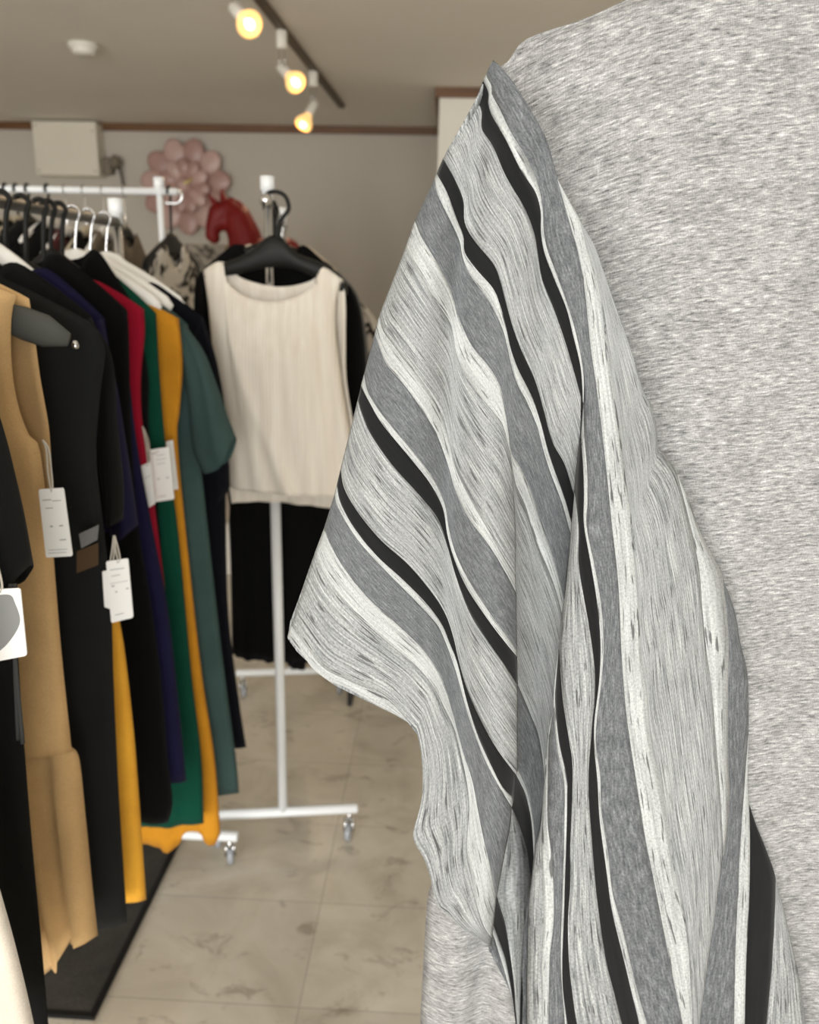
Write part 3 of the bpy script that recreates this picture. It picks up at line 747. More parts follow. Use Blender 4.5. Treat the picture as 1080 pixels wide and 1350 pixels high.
price_tag('pale price tag tucked behind the tag over the mustard trousers', 0.9995, [(135, 753), (150, 751), (154, 806), (138, 800)], [(150, 706), (147, 730), (143, 752)], None)
price_tag('white price tag on the dark green dress, frontmost of a cluster', 1.44, [(197, 593), (223, 589), (230, 658), (204, 662)], [(190, 565), (193, 580), (197, 598)], [(0.3, 0.75, 0.12, 0.01), (0.3, 0.8, 0.2, 0.01), (0.3, 0.75, 0.28, 0.01), (0.25, 0.38, 0.56, 0.02), (0.7, 0.85, 0.56, 0.02), (0.2, 0.6, 0.9, 0.012)])
price_tag('white price tag beside the red dress, edge turned to the camera', 1.40, [(185, 615), (199, 608), (205, 664), (191, 672)], [(188, 562), (192, 585), (195, 610)], [(0.2, 0.8, 0.3, 0.012)])
price_tag('narrow white price tag on the golden mustard dress', 1.50, [(219, 582), (228, 580), (235, 645), (225, 646)], None, None)

# ------------------------------------------------------------------ narrow rack with the cream top
CD = Vector((cb[0] - ca[0], cb[1] - ca[1], 0)).normalized()
def onC(y): return ca[0] + (y - ca[1]) * CD.x / CD.y
GC = 'clothes on the narrow rack'; HC = 'hangers on the narrow rack'
ZC = 1.627
y = 1.825; cx = xz(361, 320, y)[0]
fl = tr(y, (268, 356), (274, 400), (282, 480), (292, 560), (299, 620), (303, 642))
fr = tr(y, (453, 369), (445, 390), (443, 430), (450, 490), (461, 560), (470, 620), (476, 654))
bl_ = tr(y, (268, 356), (274, 400), (282, 480), (292, 560), (300, 630), (305, 664))
br_ = tr(y, (453, 369), (456, 400), (456, 450), (457, 500), (466, 560), (476, 630), (482, 684))
topf = tr(y, (294, 345), (303, 372), (330, 392), (367, 397), (402, 386), (420, 368), (427, 352))
topb = tr(y, (294, 345), (315, 366), (364, 378), (408, 370), (427, 352))
t = empty('sleeveless_top', 'cream pleated sleeveless top on a black hanger', 'top', (cx, y, min(bl_[-1][1], br_[-1][1])), GC)
bm = bmesh.new(); nu, nv = 40, 40
for (L_, R_, T_, sgn) in ((fl, fr, topf, -1), (bl_, br_, topb, 1)):
    T_ = [L_[0]] + T_ + [R_[0]]
    gr = coons(L_, R_, T_, [L_[-1], ((L_[-1][0] + R_[-1][0]) / 2, (L_[-1][1] + R_[-1][1]) / 2 + 0.004), R_[-1]], nu, nv); vs = []
    for j, row in enumerate(gr):
        v = j / nv; th = 0.05 * (0.42 + 0.58 * min(1, v / 0.3)); vr = []
        for i, (px, pz) in enumerate(row):
            u = 2 * i / nu - 1
            f1 = -0.010 * math.exp(-((u - (-0.75 + 0.75 * v)) / 0.12) ** 2) * v + 0.012 * v * math.exp(-((u - 0.72) / 0.13) ** 2) - 0.008 * v * math.exp(-((u - 0.9) / 0.07) ** 2)
            vr.append(bm.verts.new((px - cx, sgn * th * max(0, 1 - u * u) ** 0.6 + f1 + 0.003 * v * math.sin(17 * u), pz - t.location.z)))
        vs.append(vr)
    for j in range(nv):
        for i in range(nu): bm.faces.new((vs[j][i], vs[j][i + 1], vs[j + 1][i + 1], vs[j + 1][i]))
bmesh.ops.remove_doubles(bm, verts=bm.verts[:], dist=0.0006)
o = finish(bm, 'body', 'pleated', t); o.modifiers.new('Solidify', 'SOLIDIFY').thickness = 0.002
pts = tr(y + 0.02, (296, 600), (297, 640), (299, 690))
bm = bmesh.new(); vs = []
for (a, b) in (((288, 604), (296, 604)), ((289, 640), (300, 640)), ((291, 670), (303, 668)), ((295, 700), (302, 686))):
    A, B = xz(*a, y + 0.03), xz(*b, y + 0.03); vs.append([bm.verts.new((A[0] - cx, 0.03, A[1] - t.location.z)), bm.verts.new((B[0] - cx, 0.028, B[1] - t.location.z))])
for i in range(3): bm.faces.new((vs[i][0], vs[i][1], vs[i + 1][1], vs[i + 1][0]))
o = finish(bm, 'side_tie', 'beige', t); o.modifiers.new('Solidify', 'SOLIDIFY').thickness = 0.003
# its wide black hanger
hz = xz(361, 330, y)[1]
t = empty('clothes_hanger', 'wide black plastic hanger inside the cream top', 'hanger', (cx, y + 0.008, hz), HC)
bm = bmesh.new(); nu = 30
up_ = [(268, 362), (290, 348), (320, 336), (340, 322), (352, 311), (367, 310), (378, 320), (390, 333), (420, 345), (440, 355), (456, 372)]
lo_ = [(269, 368), (292, 364), (310, 362), (335, 356), (352, 353), (367, 353), (385, 355), (405, 362), (428, 372), (445, 382), (457, 390)]
U, W = catmull(tr(y, *up_), nu + 1), catmull(tr(y, *lo_), nu + 1)
rows = []
for (u, w) in zip(U, W):
    c = ((u[0] + w[0]) / 2, (u[1] + w[1]) / 2); hh = (u[1] - w[1]) / 2; ring = []
    for k in range(12):
        a = 2 * PI * k / 12
        ring.append(bm.verts.new((c[0] + (u[0] - w[0]) / 2 * math.sin(a) - cx, 0.010 * math.cos(a), c[1] + hh * math.sin(a) - hz)))
    rows.append(ring)
for i in range(nu):
    for k in range(12): bm.faces.new((rows[i][k], rows[i][(k + 1) % 12], rows[i + 1][(k + 1) % 12], rows[i + 1][k]))
bm.faces.new(rows[0][::-1]); bm.faces.new(rows[-1])
finish(bm, 'shoulder_piece', 'plastic_black', t)
bm = bmesh.new(); p = tr(y, (364, 314), (366, 296), (373, 285), (380, 274), (375, 258), (362, 252), (350, 256), (346, 268))
tube(bm, catmull([(a - cx, 0.0, b - hz) for a, b in p], 30), 0.0045, 8); finish(bm, 'hook', 'plastic_black', t)

def hungC(kind, label, cat, y, left, right, m, hl, hm='plastic_black', hookm='plastic_black', **kw):
    L_, R_ = tr(y, *left), tr(y, *right); c = onC(y)
    kw.setdefault('neck_z', 1.545)
    t = garment(kind, label, cat, c, y, R_, m, L=L_, group=GC, **kw)
    hanger('clothes_hanger', hl, c, y, ZC, kw['neck_z'] - 0.002, min(R_[0][0] - c, c - L_[0][0]) - 0.01, max(0.03, kw['neck_z'] - R_[0][1] - 0.014), hm, hookm, group=HC, thick=0.0075, height=0.012)
    return t
y = 1.96
t = hungC('coat', 'black coat directly behind the cream top', 'coat', y, [(266, 357), (272, 420), (290, 600), (302, 700), (306, 862)], [(444, 362), (450, 420), (452, 560), (436, 700), (424, 868)], 'jet', 'black hanger inside the black coat', rip=0.005, nrip=3.5)
sleeve(t, tr(y, (278, 372), (284, 460), (290, 560), (292, 640)), tr(y, (264, 358), (257, 380), (256, 460), (262, 640)), 'jet', bulge=0.03)
sleeve(t, tr(y, (436, 372), (446, 440), (450, 560), (452, 640)), tr(y, (442, 361), (468, 386), (480, 440), (486, 540), (490, 640)), 'jet', bulge=0.03)
y = 2.07
hungC('skirt', 'dark navy long skirt below the cream top, left of the pole', 'skirt', y, [(300, 395), (298, 600), (304, 720), (310, 866)], [(430, 395), (440, 600), (430, 760), (420, 872)], 'navy', 'black hanger inside the dark navy skirt', rip=0.007, nrip=4, ph=1, neck_z=1.50, neck_w=0.06)
y = 2.22
t = hungC('blouse', 'pale grey blouse whose shoulder shows behind the black coat', 'blouse', y, [(300, 380), (302, 500), (304, 640)], [(446, 358), (462, 400), (468, 520), (470, 640)], 'beige', 'pale hanger inside the pale grey blouse', hm='wood_pale', hookm='chrome', rip=0.006, nrip=4, neck_z=1.555)
sleeve(t, tr(y, (438, 372), (456, 440), (462, 520), (466, 600)), tr(y, (445, 357), (470, 385), (482, 430), (489, 500), (494, 600)), 'smoke', bulge=0.025)
y = 2.36
hungC('trousers', 'black trousers whose leg ends beside the white pole', 'trousers', y, [(350, 400), (366, 600), (376, 760), (379, 876)], [(430, 400), (422, 600), (408, 760), (403, 882)], 'black', 'black hanger holding the black trousers', rip=0.003, nrip=1.5, neck_z=1.47, neck_w=0.03)
y = 2.54
t = hungC('blouse', 'black and white blouse farthest back on the narrow rack', 'blouse', y, [(290, 372), (292, 500), (300, 620)], [(450, 378), (470, 420), (480, 520), (484, 640)], 'print_bw', 'white hanger farthest back on the narrow rack', hm='hanger_white', hookm='chrome', rip=0.006, nrip=4, neck_z=1.52)
sleeve(t, tr(y, (462, 400), (474, 440), (480, 520)), tr(y, (452, 380), (490, 412), (503, 450), (508, 540)), 'print_bw', bulge=0.02, rip=0.008)

# ------------------------------------------------------------------ crosswise rack at the back: clothes seen edge on
GB = 'clothes on the crosswise back rack'; HB = 'hangers on the crosswise back rack'
ZB = 1.715
def hungB(kind, label, cat, x, m, hl, hm, hookm, half=0.2, length=0.8, neck=1.62, slope=0.10, flare=0.03, tw=0.0, hh=0.014, **kw):
    R_ = [(x + half, neck - slope), (x + half + 0.01, neck - slope - 0.25), (x + half + flare, neck - length)]
    t = garment(kind, label, cat, x, RBY, R_, m, group=GB, rz=PI / 2 + tw, neck_z=neck, neck_w=0.06, bulge=0.013, nu=24, nv=24, **kw)
    hanger('clothes_hanger', hl, x, RBY, ZB, neck - 0.0, half - 0.004, slope - 0.012, hm, hookm, PI / 2 + tw, group=HB, thick=0.008, height=hh, rr=0.014)
    return t
xsB = [xz(px, 252, RBY)[0] for px in (7, 21, 36, 62, 85, 110, 135, 163)]
spec = [('coat', 'black coat on the back rack, leftmost by the photo edge', 'coat', 'black', 'wood_pale', 'plastic_black', 0.09),
        ('coat', 'black coat on the back rack, second hook from the left', 'coat', 'jet', 'wood_pale', 'plastic_black', 0.09),
        ('jacket', 'dark jacket on the back rack, third hook from the left', 'jacket', 'charcoal', 'plastic_black', 'plastic_black', 0.08),
        ('jacket', 'black jacket on the back rack, fourth hook from the left', 'jacket', 'black', 'hanger_white', 'plastic_black', 0.08),
        ('blouse', 'dull rose blouse on the back rack, fifth hook from the left', 'blouse', 'rosewood', 'hanger_white', 'chrome', 0.10),
        ('jacket', 'black jacket on a thin wire hook near the white rack post', 'jacket', 'jet', 'wood_pale', 'chrome', 0.11),
        ('blouse', 'khaki grey blouse on the back rack behind the white post', 'blouse', 'khaki', 'hanger_white', 'chrome', 0.11),
        ('blouse', 'brown grey top with black collar beside the patterned blouse', 'top', 'khaki', 'plastic_black', 'chrome', 0.12)]
for i, (x, sp) in enumerate(zip(xsB, spec)):
    hungB(sp[0], sp[1], sp[2], x, sp[3], {'wood_pale': 'pale wooden', 'plastic_black': 'black', 'hanger_white': 'white'}[sp[4]] + ' hanger on the back rack, ' + ('first', 'second', 'third', 'fourth', 'fifth', 'sixth', 'seventh', 'eighth')[i] + ' hook from the left',
          sp[4], sp[5], neck=(1.625 if i < 4 else 1.60), slope=sp[6], ph=i, rip=0.003)
x = xz(221, 262, RBY)[0] + 0.006
hungB('blouse', 'black and white patterned blouse at the end of the back rack', 'blouse', x, 'print_bw', 'black hanger on the chrome loop at the back rack end', 'plastic_black', 'plastic_black', hh=0.028, half=0.2, neck=1.565, slope=0.085, length=0.7, tw=-0.12, rip=0.006, flare=0.05, neck_drop=0.07)

# ------------------------------------------------------------------ black stool behind the striped dress
p = atz(459, 931, 0)
t = empty('stool', 'black metal sled-base stool behind the striped sleeve, one foot showing', 'stool', (p[0] + 0.17, p[1] + 0.16, 0))
for sx in (-1, 1):
    bm = bmesh.new()
    X = sx * 0.165
    for y0, y1, z0, z1 in ((-0.16, -0.142, 0.001, 0.45), (0.142, 0.16, 0.001, 0.45), (-0.142, 0.142, 0.001, 0.018), (-0.142, 0.142, 0.432, 0.45)):
        box(bm, X - 0.008, X + 0.008, y0, y1, z0, z1)
    finish(bm, 'leg_frame', 'black_metal', t, smooth=False)
bm = bmesh.new(); box(bm, -0.19, 0.19, -0.18, 0.18, 0.451, 0.475); finish(bm, 'seat', 'black_metal', t, smooth=False, bevel=0.008)

# ================================================================== the striped dress in front
Y0 = 0.587
def lerp(a, b, t): return a + (b - a) * t
def dist_poly(px, py, poly):
    best = 1e9
    for (ax, ay), (bx, by) in zip(poly, poly[1:]):
        dx, dy = bx - ax, by - ay; L2 = dx * dx + dy * dy
        s = max(0, min(1, ((px - ax) * dx + (py - ay) * dy) / L2)) if L2 else 0
        qx, qy = ax + dx * s, ay + dy * s
        d = math.hypot(px - qx, py - qy)
        if d < abs(best):
            sg = 1 if dx * (py - qy) - dy * (px - qx) < 0 else -1   # + to the right of a downward line
            best = d * sg
    return best
def smooth(t): t = max(0.0, min(1.0, t)); return t * t * (3 - 2 * t)

SIL = [(650, 80), (638, 104), (628, 130), (600, 180), (583, 211), (573, 235), (547, 291), (534, 328), (520, 365), (500, 416), (494, 440), (480, 493), (471, 530), (449, 618), (441, 652), (427, 697), (415, 729), (397, 781), (379, 839)]
F1 = [(664, 520), (671, 574), (676, 620), (680, 700), (681, 760), (682, 850), (683, 905), (683, 1015), (680, 1030), (676, 1063), (673, 1088), (655, 1183), (650, 1220), (648, 1247)]
E3 = [(770, 500), (769, 532), (766, 574), (760, 616), (757, 650), (753, 697), (746, 774), (740, 817), (736, 853), (731, 932), (721.5, 985), (720, 1010), (713, 1087), (703, 1135), (697, 1190), (695, 1260), (694, 1350), (694, 1450)]
VAL1 = [(640, 140), (612, 300), (600, 440), (596, 570), (592, 700), (603, 870), (615, 940), (622, 1060), (600, 1200)]
VAL2 = [(718, 200), (714, 320), (722, 430), (704, 520), (712, 600)]
RID1 = [(560, 300), (540, 500), (500, 740), (470, 860)]
SEAM = [(649, 79), (664, 92), (681, 118), (701, 147), (721.5, 183), (732, 224), (746, 257), (762, 285), (783, 322), (795, 354), (805, 383), (825, 440), (838, 480), (848, 514), (858, 535), (865, 563), (868, 591), (876, 599), (893, 625), (908, 658), (922, 697), (939, 732), (955, 767), (969, 806), (976, 845), (985, 883), (987, 915), (987, 967), (985, 1027), (988, 1060), (997, 1087), (1013, 1127), (1023, 1160), (1032, 1193), (1043, 1240), (1053, 1283), (1060, 1330), (1066, 1400), (1072, 1480)]

def g2(d, w): return math.exp(-(d / w) ** 2)
def d_front(px, py):                 # front face of the sleeve (panels left of the middle fold)
    d = 0.0
    d += 0.012 * g2(dist_poly(px, py, VAL1), 26)
    d += 0.008 * g2(dist_poly(px, py, VAL2), 22)
    d -= 0.006 * g2(dist_poly(px, py, RID1), 45)
    ds = dist_poly(px, py, SIL); d += 0.020 * math.exp(-max(0, ds) / 22.0) * smooth((py - 60) / 60)
    df = dist_poly(px, py, F1)
    k = smooth((py - 520) / 160)
    if df < 0: d -= 0.010 * k * g2(df + 34, 34)
    d += 0.013 * k * math.exp(-abs(min(df, 0)) / 9.0) if df <= 0.5 else 0.013 * k
    return d
def d_valley(px, py):                # recessed cloth between the folds
    df = dist_poly(px, py, F1); de = dist_poly(px, py, E3)
    k = smooth((py - 520) / 160)
    s = max(0, df) / max(1.0, max(0, df) + max(0, -de))
    return 0.013 * k + k * 0.024 * math.sin(PI / 2 * min(1, s * 1.15)) ** 0.8
def d_upper(px, py):                 # strips crossing from the front face into the recess
    df = dist_poly(px, py, F1); w = smooth(df / 14.0 + 0.5) * smooth((py - 500) / 90)
    return lerp(d_front(px, py), d_valley(px, py), w)
def d_drape(px, py):                 # the hanging drape from middle fold to the seam
    de = dist_poly(px, py, E3); k = smooth((py - 470) / 130)
    up = d_upper(px, py) if k < 1 else 0
    d = -0.004 - 0.007 * g2(de - 34, 30) + 0.010 * math.exp(-max(0, de) / 6.0)
    d += 0.004 * math.sin(px / 42.0 + py / 260.0)
    ds = -dist_poly(px, py, SEAM)
    d += 0.018 * math.exp(-max(0, ds) / 34.0)
    if py > 880:
        F2 = [(960, 880), (962, 1050), (954, 1127), (943, 1207), (923, 1350), (910, 1450)]
        f = dist_poly(px, py, F2)
        d += 0.008 * smooth((py - 880) / 150) * (smooth(f / 8.0 + 0.5) - 0.8 * g2(f + 30, 26))
    return lerp(up, d, k)

strips = []       # (grid of (px, py), depth function, material index, width in px)
HE, WH, DK, BK = 0, 1, 2, 3
def strip(L, R, m, fn, S=None, E=None, mu=None, nv=90):
    S = S or [L[0], R[0]]; E = E or [L[-1], R[-1]]
    w = sum(math.dist(a, b) for a, b in zip(catmull(L, 9), catmull(R, 9))) / 9
    nu = mu or max(2, min(16, int(w / 6)))
    strips.append((coons(L, R, S, E, nu, nv), fn, m, w))
def sub_from(c, y):                  # tail of a curve starting near height y
    i = min(range(len(c)), key=lambda k: abs(c[k][1] - y)); return c[i:]
def ext(c, n=130):
    a, b = c[-2], c[-1]; k = n / max(1e-6, math.dist(a, b))
    return c + [(b[0] + (b[0] - a[0]) * k * 0.5, b[1] + (b[1] - a[1]) * k * 0.5), (b[0] + (b[0] - a[0]) * k, b[1] + (b[1] - a[1]) * k)]

# --- front face, from the hem upwards
hem_a = [(379, 839), (388, 850), (402, 867), (412, 881), (434, 898), (456, 907), (489, 926), (523, 943), (543, 956)]
hem_b = [(543, 956), (550, 965), (555, 990), (559, 1023), (555, 1060), (545, 1098), (548, 1113), (557, 1128), (565, 1147), (573, 1180), (580, 1197), (590, 1204), (607, 1222), (627, 1236), (648, 1248)]
c1 = [(384, 824), (404, 852), (427, 880), (464, 899), (508, 920), (543, 956)]
w4l = [(415, 729), (430, 763), (464, 804), (508, 844), (545, 874), (571, 904), (586, 933), (599, 960), (608, 995), (616, 1033), (619, 1070), (615, 1117), (621, 1153), (630, 1195), (639, 1223), (649, 1237)]
g4l = [(427, 697), (436, 718), (453, 748), (486, 789), (527, 826), (560, 859), (582, 893), (594, 930), (603, 963), (612, 995), (623, 1030), (630, 1067), (637, 1103), (647, 1145), (655, 1183)]
t4l = [(441, 652), (446, 670), (471, 711), (508, 752), (545, 789), (575, 822), (588, 848), (601, 885), (615, 935), (626, 968), (640, 1003), (657, 1035), (675, 1064)]
b4l = [(444, 640), (449, 663), (467, 696), (497, 733), (530, 763), (560, 793), (582, 822), (593, 848), (603, 874), (616, 926), (630, 970), (647, 1008), (663, 1038), (678, 1053)]
b4r = [(449, 618), (454, 644), (471, 674), (501, 711), (538, 744), (567, 778), (586, 807), (597, 837), (604, 867), (612, 897), (623, 926), (640, 961), (657, 990), (681, 1022)]
b3l = [(472, 528), (477, 545), (490, 574), (519, 615), (556, 656), (578, 685), (590, 720), (601, 759), (619, 807), (642, 844), (667, 879), (683, 905)]
b3r = [(476, 508), (479, 515), (488, 532), (504, 559), (541, 604), (567, 637), (584, 670), (590, 705), (599, 737), (615, 774), (642, 815), (664, 844), (682, 866)]
t3r = [(480, 493), (483, 510), (490, 526), (508, 552), (545, 596), (571, 630), (586, 663), (592, 697), (601, 730), (619, 767), (645, 807), (668, 838), (682, 858)]
w2l = [(494, 440), (500, 457), (510, 481), (531, 505), (551, 532), (568, 558), (579, 580), (590, 611), (601, 648), (619, 685), (645, 719), (668, 757), (681, 782)]
w2r = [(500, 416), (505, 436), (517, 453), (536, 479), (555, 503), (572, 527), (584, 550), (591, 575), (600, 615), (617, 652), (640, 692), (664, 733), (680, 758)]
w1l = [(534, 328), (545, 348), (556, 366), (575, 397), (593, 424), (598, 443), (602, 467), (613, 493), (633, 522), (652, 545), (664, 563), (673, 598)]
g2l = [(547, 291), (556, 313), (575, 344), (592, 375), (600, 400), (607, 424), (623, 457), (645, 484), (659, 508), (666, 537), (671, 574)]
g2x = [(671, 574), (675, 597), (687, 617), (700, 646), (709, 673), (719, 702), (729, 732), (736, 757), (744, 792)]
strip(hem_a, c1, WH, d_front, mu=3)
strip(c1 + hem_b[1:], w4l, HE, d_front)
strip(w4l, g4l, WH, d_front)
strip(g4l, t4l, DK, d_front, E=[(655, 1183), (664, 1135), (673, 1088), (675, 1064)])
strip(t4l, b4l, WH, d_front, mu=3)
strip(b4l, b4r, BK, d_front)
strip(b4r, b3l, HE, d_front, E=[(681, 1022), (683, 1015), (683, 960), (683, 905)])
strip(b3l, b3r, BK, d_front)
strip(b3r, t3r, WH, d_front, mu=3)
strip(t3r, w2l, DK, d_front, E=[(682, 858), (681.5, 820), (681, 782)])
strip(w2l, w2r, WH, d_front)
strip(w2r, w1l, HE, d_front, E=[(680, 758), (680, 700), (676, 630), (673, 598)])
strip(w1l, g2l, WH, d_front)
# --- strips that run on into the recess
g2f = g2l + g2x[1:]
t2l = [(573, 235), (577, 256), (594, 291), (606, 318), (610, 339), (620, 363), (640, 390), (654, 414), (664, 438), (669, 457), (675, 484), (683, 508), (695, 530), (708, 562), (717, 595), (727, 626), (741, 663), (753, 705)]
b2l = [(576, 229), (590, 255), (602, 288), (611, 312), (613, 333), (629, 356), (650, 380), (659, 401), (667, 430), (673, 458), (682, 484), (692, 504), (703, 527), (713, 557), (722, 592), (732, 622), (744, 655), (754, 690)]
b2r = [(584, 209), (599, 235), (611, 264), (613, 294), (626, 318), (650, 347), (659, 368), (667, 398), (676, 430), (687, 460), (705, 500), (716, 537), (723, 565), (731, 588), (745, 613), (757, 652)]
b1l = [(628, 130), (635, 147), (635.5, 170), (650, 193), (667, 232), (691, 273), (704, 306), (709, 333), (715, 368), (730, 407), (745, 450), (757, 490), (766, 523)]
b1r = [(637, 106), (644, 122), (644, 137), (650, 155), (667, 184), (688, 226), (706, 253), (713, 279), (713.5, 306), (718, 333), (730, 365), (747, 407), (756, 443), (765, 480), (768, 510), (768.5, 528)]
s0l = [(641, 98), (648, 113), (648.5, 125), (657, 140), (673, 173), (691, 202), (706, 232), (713, 256), (716, 279), (717, 306), (722, 330), (733, 359), (747, 398), (758, 433), (766, 470), (770, 500), (769.5, 532)]
strip(g2f, t2l, DK, d_upper, E=[(744, 792), (749, 740), (753, 705)])
strip(t2l, b2l, WH, d_upper, mu=3)
strip(b2l, b2r, BK, d_upper, E=[(754, 690), (757, 652)])
strip(b2r, b1l, HE, d_upper, E=[(757, 652), (761, 610), (765, 570), (766, 523)])
strip(b1l, b1r, BK, d_upper)
strip(b1r, s0l, WH, d_upper, mu=3)
# --- recess between the folds
wlow = [(673, 598), (680, 637), (693, 667), (702, 697), (712, 725), (722, 748), (733, 778), (741, 808)]
strip(wlow, [(671, 574), (675, 597)] + g2x[2:], WH, d_valley, E=[(741, 808), (744, 792)])
dwr = [(680, 896), (690, 918), (700, 942), (709, 965), (714, 990), (717, 1015), (718, 1042)]
strip(dwr, wlow, HE, d_valley, S=[(680, 896), (678, 850), (677, 760), (676, 690), (673, 598)], E=[(718, 1042), (721, 1000), (724, 978), (732, 925), (737, 855), (741, 808)])
dwl = [(680, 1008), (692, 1032), (701, 1066), (705, 1100), (705, 1120)]
strip(dwl, [(680, 896), (690, 918), (700, 942), (709, 965), (714, 990), (717, 1015), (718, 1042), (712, 1087), (706, 1118)], DK, d_valley, S=[(680, 1008), (680, 950), (680, 896)])
bwr = [(680, 1020), (692, 1045), (700, 1077), (703, 1112), (703.5, 1136)]
strip(bwr, dwl, WH, d_valley, mu=3)
bwl = [(674, 1062), (684, 1086), (694, 1117), (698, 1143), (701, 1160)]
strip(bwl, bwr + [(701, 1159)], BK, d_valley, S=[(674, 1062), (678, 1040), (680, 1020)])
k1l = [(670, 1062), (664, 1110), (654, 1165), (657, 1187), (666, 1217), (673, 1260), (678, 1300), (681, 1350)]
k1r = [(674, 1062), (684, 1086), (694, 1117), (698, 1143), (700, 1165), (694, 1205), (690, 1250), (687.5, 1285), (686, 1350)]
strip(ext(k1l), ext(k1r), HE, d_valley)
kdr = [(700, 1165), (697, 1195), (696, 1250), (695, 1300), (695, 1350)]
strip(ext([(700, 1165), (694, 1205), (690, 1250), (688.5, 1285), (688.5, 1350)]), ext(kdr), DK, d_valley, mu=2)
strip(ext([(688, 1283), (686.5, 1310), (685.5, 1350)]), ext([(688, 1283), (689.5, 1310), (688.5, 1350)]), BK, d_valley, mu=2)
lbl = [(649, 1215), (657, 1237), (667, 1267), (675, 1310), (680, 1350)]
strip(ext(lbl), ext([(655, 1180), (666, 1217), (673, 1260), (678, 1300), (681.5, 1350)]), BK, d_valley, S=[(649, 1215), (652, 1195), (655, 1180)], mu=4)
lwl = [(646, 1222), (653, 1240), (662, 1270), (670, 1297), (674, 1312)]
strip(lwl, lbl[:3] + [(674, 1308)], WH, d_valley, mu=2)
strip([(640, 1235), (648, 1258), (658, 1278), (668, 1297), (673, 1310)], lwl, DK, d_valley, mu=3)
# --- the hanging drape right of the middle fold
s0l_low = [(769.5, 532), (770, 570), (774, 616), (775, 655), (774, 697), (784, 746), (793, 799), (796, 852), (793, 900), (787, 950), (786, 983), (792, 1027), (793, 1067), (802, 1127), (808, 1177), (823, 1233), (837, 1293), (853, 1350)]
s0r = [(649.6, 81), (661, 90), (679, 112), (698, 142), (720, 182), (731, 222), (741, 258), (753, 300), (761, 327), (767, 356), (772, 390), (778, 450), (785, 500), (792, 553), (800, 623), (807, 693), (814, 753), (817, 800), (820, 869), (823, 910), (827, 950), (837, 1017), (850, 1100), (860, 1150), (870, 1200), (883, 1267), (900, 1350)]
strip(ext([(650, 80)] + s0l + s0l_low[1:]), ext(s0r), DK, d_drape, nv=150)
pbr = [(769, 534), (766, 572), (769, 616), (770, 655), (770, 692), (779, 743), (788, 799), (792, 852), (790, 900), (784, 950), (784, 987), (788, 1033), (791, 1083), (800, 1150), (807, 1200), (823, 1267), (843, 1350)]
strip(ext(pbr), ext(s0l_low), WH, d_drape, mu=3, nv=150)
pbl = [(766, 572), (760, 616), (758, 651), (763, 697), (763, 743), (770, 788), (777, 827), (784, 880), (784, 925), (781, 955), (776, 1033), (781, 1113), (787, 1183), (798, 1260), (810, 1310), (820, 1350)]
strip(ext(pbl), ext(pbr[1:]), BK, d_drape, nv=150)
cA = [(757.5, 650), (753, 697), (746, 774), (740, 817), (737, 853), (740, 900), (743, 930), (750, 973), (755, 1010), (754, 1067), (752, 1117), (752, 1167), (749, 1217), (751, 1275), (758, 1333), (761, 1350)]
strip(ext(cA), ext(pbl[2:]), HE, d_drape, nv=150)
bBl = [(737, 853), (733, 900), (732, 927), (737, 977), (747, 1023), (748, 1050), (747, 1100), (745, 1160), (744, 1200), (742, 1250), (742, 1300), (748, 1350)]
strip(ext(bBl), ext(cA[4:]), BK, d_drape, nv=150, mu=4)
tBl = [(735.5, 865), (731, 905), (730, 940), (735, 987), (744, 1033), (744, 1087), (743, 1133), (742, 1183), (740, 1233), (740, 1283), (745, 1350)]
strip(ext(tBl), ext([(736, 860)] + bBl[1:]), WH, d_drape, nv=150, mu=2)
dBl = [(731, 932), (726, 957), (723, 985), (722, 1033), (722, 1083), (727, 1127), (730, 1173), (730, 1217), (725, 1260), (724, 1300), (723, 1350)]
strip(ext(dBl), ext([(731, 932)] + tBl[2:]), DK, d_drape, nv=150)
w2e = [(731, 932), (725, 957), (721.5, 985), (720, 1010), (717, 1040), (713, 1087), (706, 1117), (703, 1135), (701, 1160), (697, 1195), (696, 1250), (695, 1300), (695, 1350)]
hl_ = catmull(w2e, 13); hr_ = catmull(dBl, 13)
wm = [(lerp(a[0], b[0], f), lerp(a[1], b[1], f)) for a, b, f in zip(hl_, hr_, [0, 0, 0.02, 0.05, 0.15, 0.3, 0.45, 0.55, 0.6, 0.62, 0.64, 0.68, 0.7])]
strip(ext(w2e), ext(wm), HE, d_drape, nv=150, mu=4)
strip(ext(wm), ext(dBl), WH, d_drape, nv=150, mu=3)
wk = [(698, 1185), (697, 1210), (696.5, 1250), (695.5, 1300), (696, 1350)]
# right part
s0r_low = [(735, 236), (741, 258), (753, 300), (761, 327), (767, 356), (772, 390), (778, 450), (785, 500), (792, 553), (800, 623), (807, 693), (814, 753), (817, 800), (820, 869), (823, 910), (827, 950), (837, 1017), (850, 1100), (860, 1150), (870, 1200), (883, 1267), (900, 1350)]
wr = [(765, 291), (774, 327), (786, 365), (795, 410), (801, 460), (807, 500), (818, 570), (827, 641), (832, 676), (837, 746), (842, 799), (846, 869), (853, 915), (858, 977), (872, 1040), (883, 1100), (893, 1167), (907, 1230), (917, 1293), (921, 1350)]
strip(ext(s0r_low), ext([(735, 236), (746, 257)] + wr), WH, d_drape, nv=150)
w5l = [(893, 625), (905, 670), (914, 710), (922, 750), (926, 799), (931, 852), (938, 904), (942, 950), (946, 1000), (950, 1050), (954, 1120)]
F2 = [(954, 1127), (943, 1207), (932, 1283), (923, 1350)]
seam_mid = [(765, 291), (783, 322), (795, 354), (805, 383), (825, 440), (838, 480), (848, 514), (858, 535), (865, 563), (868, 591), (876, 599)]
